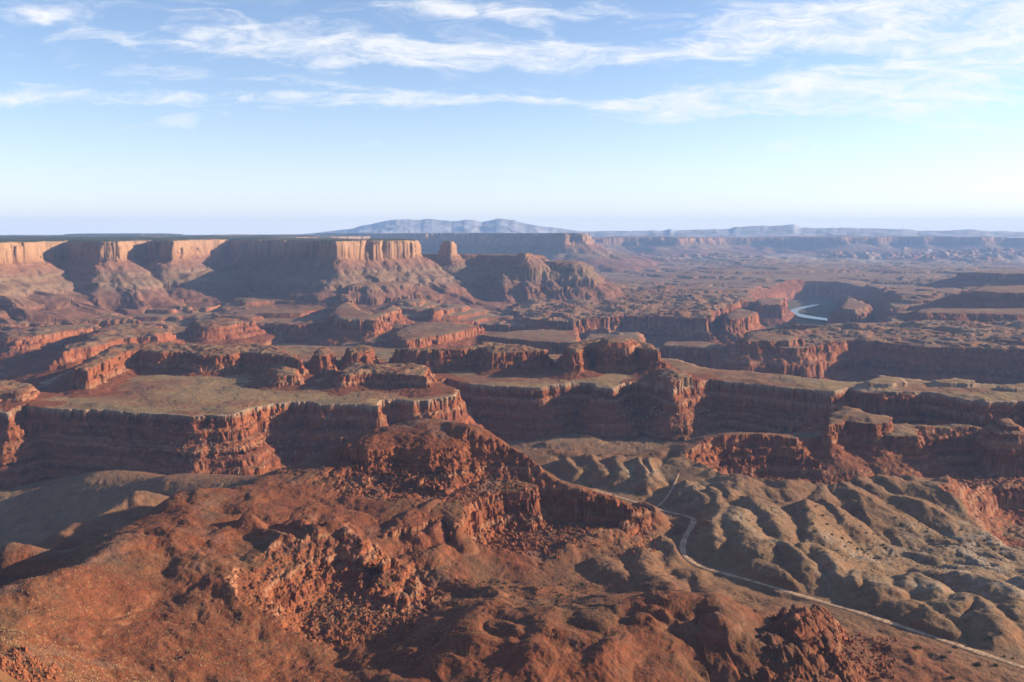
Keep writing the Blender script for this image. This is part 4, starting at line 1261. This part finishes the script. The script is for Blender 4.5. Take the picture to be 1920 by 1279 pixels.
def tint_mat(name, c0, c1, sc_=.3):
    m = bpy.data.materials.new(name); m.use_nodes = True
    t = NT(m.node_tree); b = m.node_tree.nodes['Principled BSDF']
    b.inputs['Roughness'].default_value = 1.0; b.inputs['Specular IOR Level'].default_value = .05
    g = t.n('ShaderNodeNewGeometry'); cr = t.n('ShaderNodeValToRGB')
    cr.color_ramp.elements[0].position = .4; cr.color_ramp.elements[0].color = c0 + (1,)
    cr.color_ramp.elements[1].position = .6; cr.color_ramp.elements[1].color = c1 + (1,)
    t.l(noise_node(t, g.outputs['Position'], sc_, 3, .6), cr.inputs[0]); t.l(cr.outputs[0], b.inputs['Base Color'])
    return m


M_SAGE = tint_mat('dry_sagebrush', (.16, .095, .045), (.30, .20, .105))
M_PALE = tint_mat('pale_stone', (.24, .13, .075), (.36, .23, .14))
M_JUN = tint_mat('juniper_green', (.030, .036, .016), (.065, .070, .030), .8)


def px_scatter(n, zones):
    """random ground points inside pixel-wide zones of the land; each zone: px0, py0, px1, py1, z guess, share"""
    out = []
    tot = sum(zv[5] for zv in zones)
    for (a0, b0, a1, b1, zg, share) in zones:
        k = int(n * share / tot)
        c = [P(a0, b1, zg), P(a1, b1, zg), P(a1, b0, zg), P(a0, b0, zg)]
        v = rs.rand(k); yv = c[0][1] + (c[3][1] - c[0][1]) * v
        xl = c[0][0] + (c[3][0] - c[0][0]) * v; xr = c[1][0] + (c[2][0] - c[1][0]) * v
        out.append(np.c_[xl + (xr - xl) * rs.rand(k), yv])
    return np.concatenate(out)


def scatter_mesh(name, pts, size, mat, label, flat=.7, zmax=1e9):
    """one mesh of many small angular lumps lying on the land"""
    X_, Y_ = pts[:, 0].astype(f32), pts[:, 1].astype(f32)
    z = np.concatenate([height(X_[i:i + 50000], Y_[i:i + 50000])[0] for i in range(0, len(X_), 50000)])
    keep = z < zmax
    X_, Y_, z = X_[keep], Y_[keep], z[keep]
    n = len(X_)
    base = np.array([(1, 0, 0), (.3, .95, 0), (-.8, .6, 0), (-.8, -.6, 0), (.3, -.95, 0), (0, 0, 1)], float)
    fc = np.array([(0, 1, 5), (1, 2, 5), (2, 3, 5), (3, 4, 5), (4, 0, 5)])
    sz = size[0] + (size[1] - size[0]) * rs.rand(n) ** 2.2
    jit = 1 + .35 * (rs.rand(n, 6, 3) - .5)
    an = rs.rand(n) * 6.28
    ca, sa = np.cos(an), np.sin(an)
    v = base[None] * jit * sz[:, None, None]
    vx = v[..., 0] * ca[:, None] - v[..., 1] * sa[:, None]; vy = v[..., 0] * sa[:, None] + v[..., 1] * ca[:, None]
    V_ = np.stack([vx + X_[:, None], vy + Y_[:, None], v[..., 2] * flat * 1.6 + z[:, None] - .35 * sz[:, None]], -1)
    V_[:, :5, 2] -= .25 * sz[:, None]
    fq = (fc[None] + (np.arange(n) * 6)[:, None, None]).reshape(-1, 3)
    o = mesh_from(name, V_.reshape(-1, 3), fq, None, mat, smooth=False, kind='stuff'); o['label'] = label
    return o


HZ = [(0, 1000, 500, 1279, 265, 8), (420, 900, 780, 1060, 262, 4), (700, 1040, 1300, 1279, 235, 9), (300, 1150, 900, 1279, 240, 5), (0, 1180, 300, 1279, 300, 3)]
scatter_mesh('sagebrush_scrub', px_scatter(26000, HZ), (.35, 1.0), M_SAGE, 'pale dry scrub speckling the red foreground slopes')
scatter_mesh('pebble_gravel', px_scatter(9000, HZ), (.3, 1.2), M_STONE, 'loose red stones strewn over the foreground slopes', .6)
BZ = [(1250, 900, 1920, 1279, 195, 10), (1000, 860, 1350, 1130, 200, 6), (1300, 800, 1920, 900, 215, 2)]
scatter_mesh('desert_scrub', px_scatter(15000, BZ), (.35, 1.1), M_SAGE, 'low dry brush over the grey brown badlands')
scatter_mesh('green_scrub', px_scatter(2600, [(1400, 980, 1920, 1110, 175, 10), (880, 1080, 1250, 1140, 207, 3), (1040, 880, 1300, 960, 199, 1), (0, 690, 860, 760, 250, 6)]), (.6, 2.0), M_JUN, 'small dark green bushes dotting the pale bench')


def rubble_points():
    a = px_scatter(2600, [(860, 965, 1060, 1035, 214, 6), (1040, 985, 1230, 1040, 204, 3), (560, 1080, 780, 1210, 228, 6), (1560, 1180, 1680, 1279, 208, 3), (330, 840, 560, 890, 150, 2), (0, 1200, 120, 1270, 318, 2)])
    return a


scatter_mesh('rock_rubble', rubble_points(), (.6, 4.2), M_STONE, 'jumbled red rubble below the ledges', .8)
scatter_mesh('talus_rubble', np.concatenate([px_scatter(5000, [(320, 800, 640, 890, 150, 3), (1120, 750, 1400, 810, 175, 3), (860, 740, 960, 800, 160, 1)])]), (1.0, 3.2), M_PALE, 'fallen blocks on the talus below the pale rim', .8, 232)


def rock_mesh(name, seed):
    """angular boulder: a sphere cut by random planes"""
    r_ = np.random.RandomState(seed)
    me = bpy.data.meshes.new(name)
    import bmesh
    bm = bmesh.new()
    bmesh.ops.create_icosphere(bm, subdivisions=3, radius=1.0)
    pl = []
    for _ in range(11):
        v = r_.randn(3); v /= np.linalg.norm(v); pl.append((Vector(v), .5 + .3 * r_.rand()))
    for v in bm.verts:
        for nrm, d in pl:
            k = v.co.dot(nrm)
            if k > d:
                v.co -= nrm * (k - d)
        v.co *= 1 + .03 * r_.randn()
        v.co.z *= .8
    bm.to_mesh(me); bm.free()
    me.materials.append(M_STONE)
    return me


RM = [rock_mesh('boulder', 50 + i) for i in range(5)]


def put_thing(name, me, x, y, s, label, cat, group=None, sink=.35, sc3=None):
    z = float(height(np.array([x], f32), np.array([y], f32))[0][0])
    o = bpy.data.objects.new(name, me)
    COL.objects.link(o)
    o.location = (x, y, z + s * (.8 - sink) - .3 * s)
    o.rotation_euler = (rs.rand() * .4, rs.rand() * .4, rs.rand() * 6.28)
    o.scale = sc3 or (s * (.8 + .5 * rs.rand()), s * (.8 + .4 * rs.rand()), s * (.7 + .5 * rs.rand()))
    o['label'] = label; o['category'] = cat
    if group:
        o['group'] = group
    return o


a = px_scatter(70, [(880, 965, 1030, 1030, 213, 1)])
for i, (x, y) in enumerate(a):
    put_thing('boulder', RM[i % 5], x, y, 2.0 + 3.2 * rs.rand() ** 2, 'angular dark red boulder tumbled in the hollow below the sandstone ledge', 'boulder', 'boulders tumbled in the hollow below the ledge')
a = px_scatter(40, [(1050, 990, 1200, 1036, 204, 1)])
for i, (x, y) in enumerate(a):
    put_thing('boulder', RM[i % 5], x, y, 1.6 + 2.0 * rs.rand() ** 2, 'red boulder scattered along the foot of the rocky arm', 'boulder', 'boulders along the foot of the rocky arm')
a = px_scatter(24, [(1600, 1190, 1665, 1262, 208, 1)])
for i, (x, y) in enumerate(a):
    put_thing('boulder', RM[i % 5], x, y, 1.2 + 1.8 * rs.rand() ** 2, 'red block fallen on the right side of the foreground outcrop', 'boulder', 'blocks fallen beside the foreground outcrop')
x, y = P(1259, 984, 200)
put_thing('boulder', RM[1], x, y, 4.0, 'single large orange boulder standing alone left of the road bend', 'boulder')


def shrub_mesh(seed):
    r_ = np.random.RandomState(seed)
    n = 260
    d = r_.randn(n, 3); d /= np.linalg.norm(d, axis=1)[:, None]
    d[:, 2] = np.abs(d[:, 2])
    lob = 1 + .35 * np.sin(d[:, 0] * 5 + seed) * np.cos(d[:, 1] * 4)
    c = d * (.45 + .55 * r_.rand(n) ** .5)[:, None] * lob[:, None]
    q = r_.randn(n, 3, 3) * .13
    V_ = (c[:, None, :] + q).reshape(-1, 3)
    me = bpy.data.meshes.new('crown')
    me.from_pydata(V_.tolist(), [], [(3 * i, 3 * i + 1, 3 * i + 2) for i in range(n)])
    me.materials.append(M_JUN)
    return me


def trunk_mesh():
    import bmesh
    bm = bmesh.new()
    for k in range(3):
        an = k * 2.1
        r0 = bmesh.ops.create_cone(bm, segments=6, radius1=.07, radius2=.03, depth=.9, cap_ends=True)
        for v in r0['verts']:
            v.co.z += .2
            v.co.x += math.cos(an) * .35 * (v.co.z + .25); v.co.y += math.sin(an) * .35 * (v.co.z + .25)
    me = bpy.data.meshes.new('trunk'); bm.to_mesh(me); bm.free()
    me.materials.append(tint_mat('bark', (.10, .07, .05), (.16, .12, .09)))
    return me


SM = [shrub_mesh(i) for i in range(4)]; TMESH = trunk_mesh()


def put_shrub(x, y, s, label, group, i):
    z = float(height(np.array([x], f32), np.array([y], f32))[0][0])
    e = bpy.data.objects.new('desert_shrub', None); COL.objects.link(e)
    e.location = (x, y, z); e.rotation_euler = (0, 0, rs.rand() * 6); e.scale = (s, s, s)
    e['label'] = label; e['category'] = 'shrub'; e['group'] = group
    for nm, me in (('crown', SM[i % 4]), ('trunk', TMESH)):
        o = bpy.data.objects.new(nm, me); COL.objects.link(o); o.parent = e


for n_, zone, label, group in [
    (26, (890, 1085, 1110, 1140, 207, 1), 'dark green shrub growing in the dry wash behind the dark red ridge', 'shrubs in the dry wash'),
    (10, (1050, 905, 1240, 948, 199, 1), 'dark green shrub growing beside the upper stretch of dirt road', 'shrubs beside the upper road'),
    (60, (1500, 985, 1850, 1080, 172, 1), 'dark juniper shrub on the pale stony bench at the right', 'junipers on the pale stony bench'),
    (16, (1700, 1190, 1900, 1279, 203, 1), 'dusty green shrub on the red flat below the road at lower right', 'shrubs on the red flat below the road')]:
    for i, (x, y) in enumerate(px_scatter(n_, [zone])):
        put_shrub(float(x), float(y), 1.3 + 1.5 * rs.rand(), label, group, i)

# ------------------------------------------------------------------ haze
bpy.ops.mesh.primitive_cube_add(size=1)
hz = bpy.context.object
hz.name = 'haze'
hz.scale = (60000, 33000, 990)
hz.location = (0, 8300, 990 / 2 + 8)
hz['kind'] = 'stuff'; hz['label'] = 'thin blue air haze over the canyon'
mh = bpy.data.materials.new('haze'); mh.use_nodes = True
mh.node_tree.nodes.clear()
pv = mh.node_tree.nodes.new('ShaderNodeVolumePrincipled')
pv.inputs['Color'].default_value = (.33, .54, 1.0, 1)
pv.inputs['Density'].default_value = 3.3e-5
pv.inputs['Anisotropy'].default_value = 0.0
om = mh.node_tree.nodes.new('ShaderNodeOutputMaterial')
mh.node_tree.links.new(pv.outputs[0], om.inputs['Volume'])
hz.data.materials.append(mh)
print("done", round(time.time() - T0, 1))
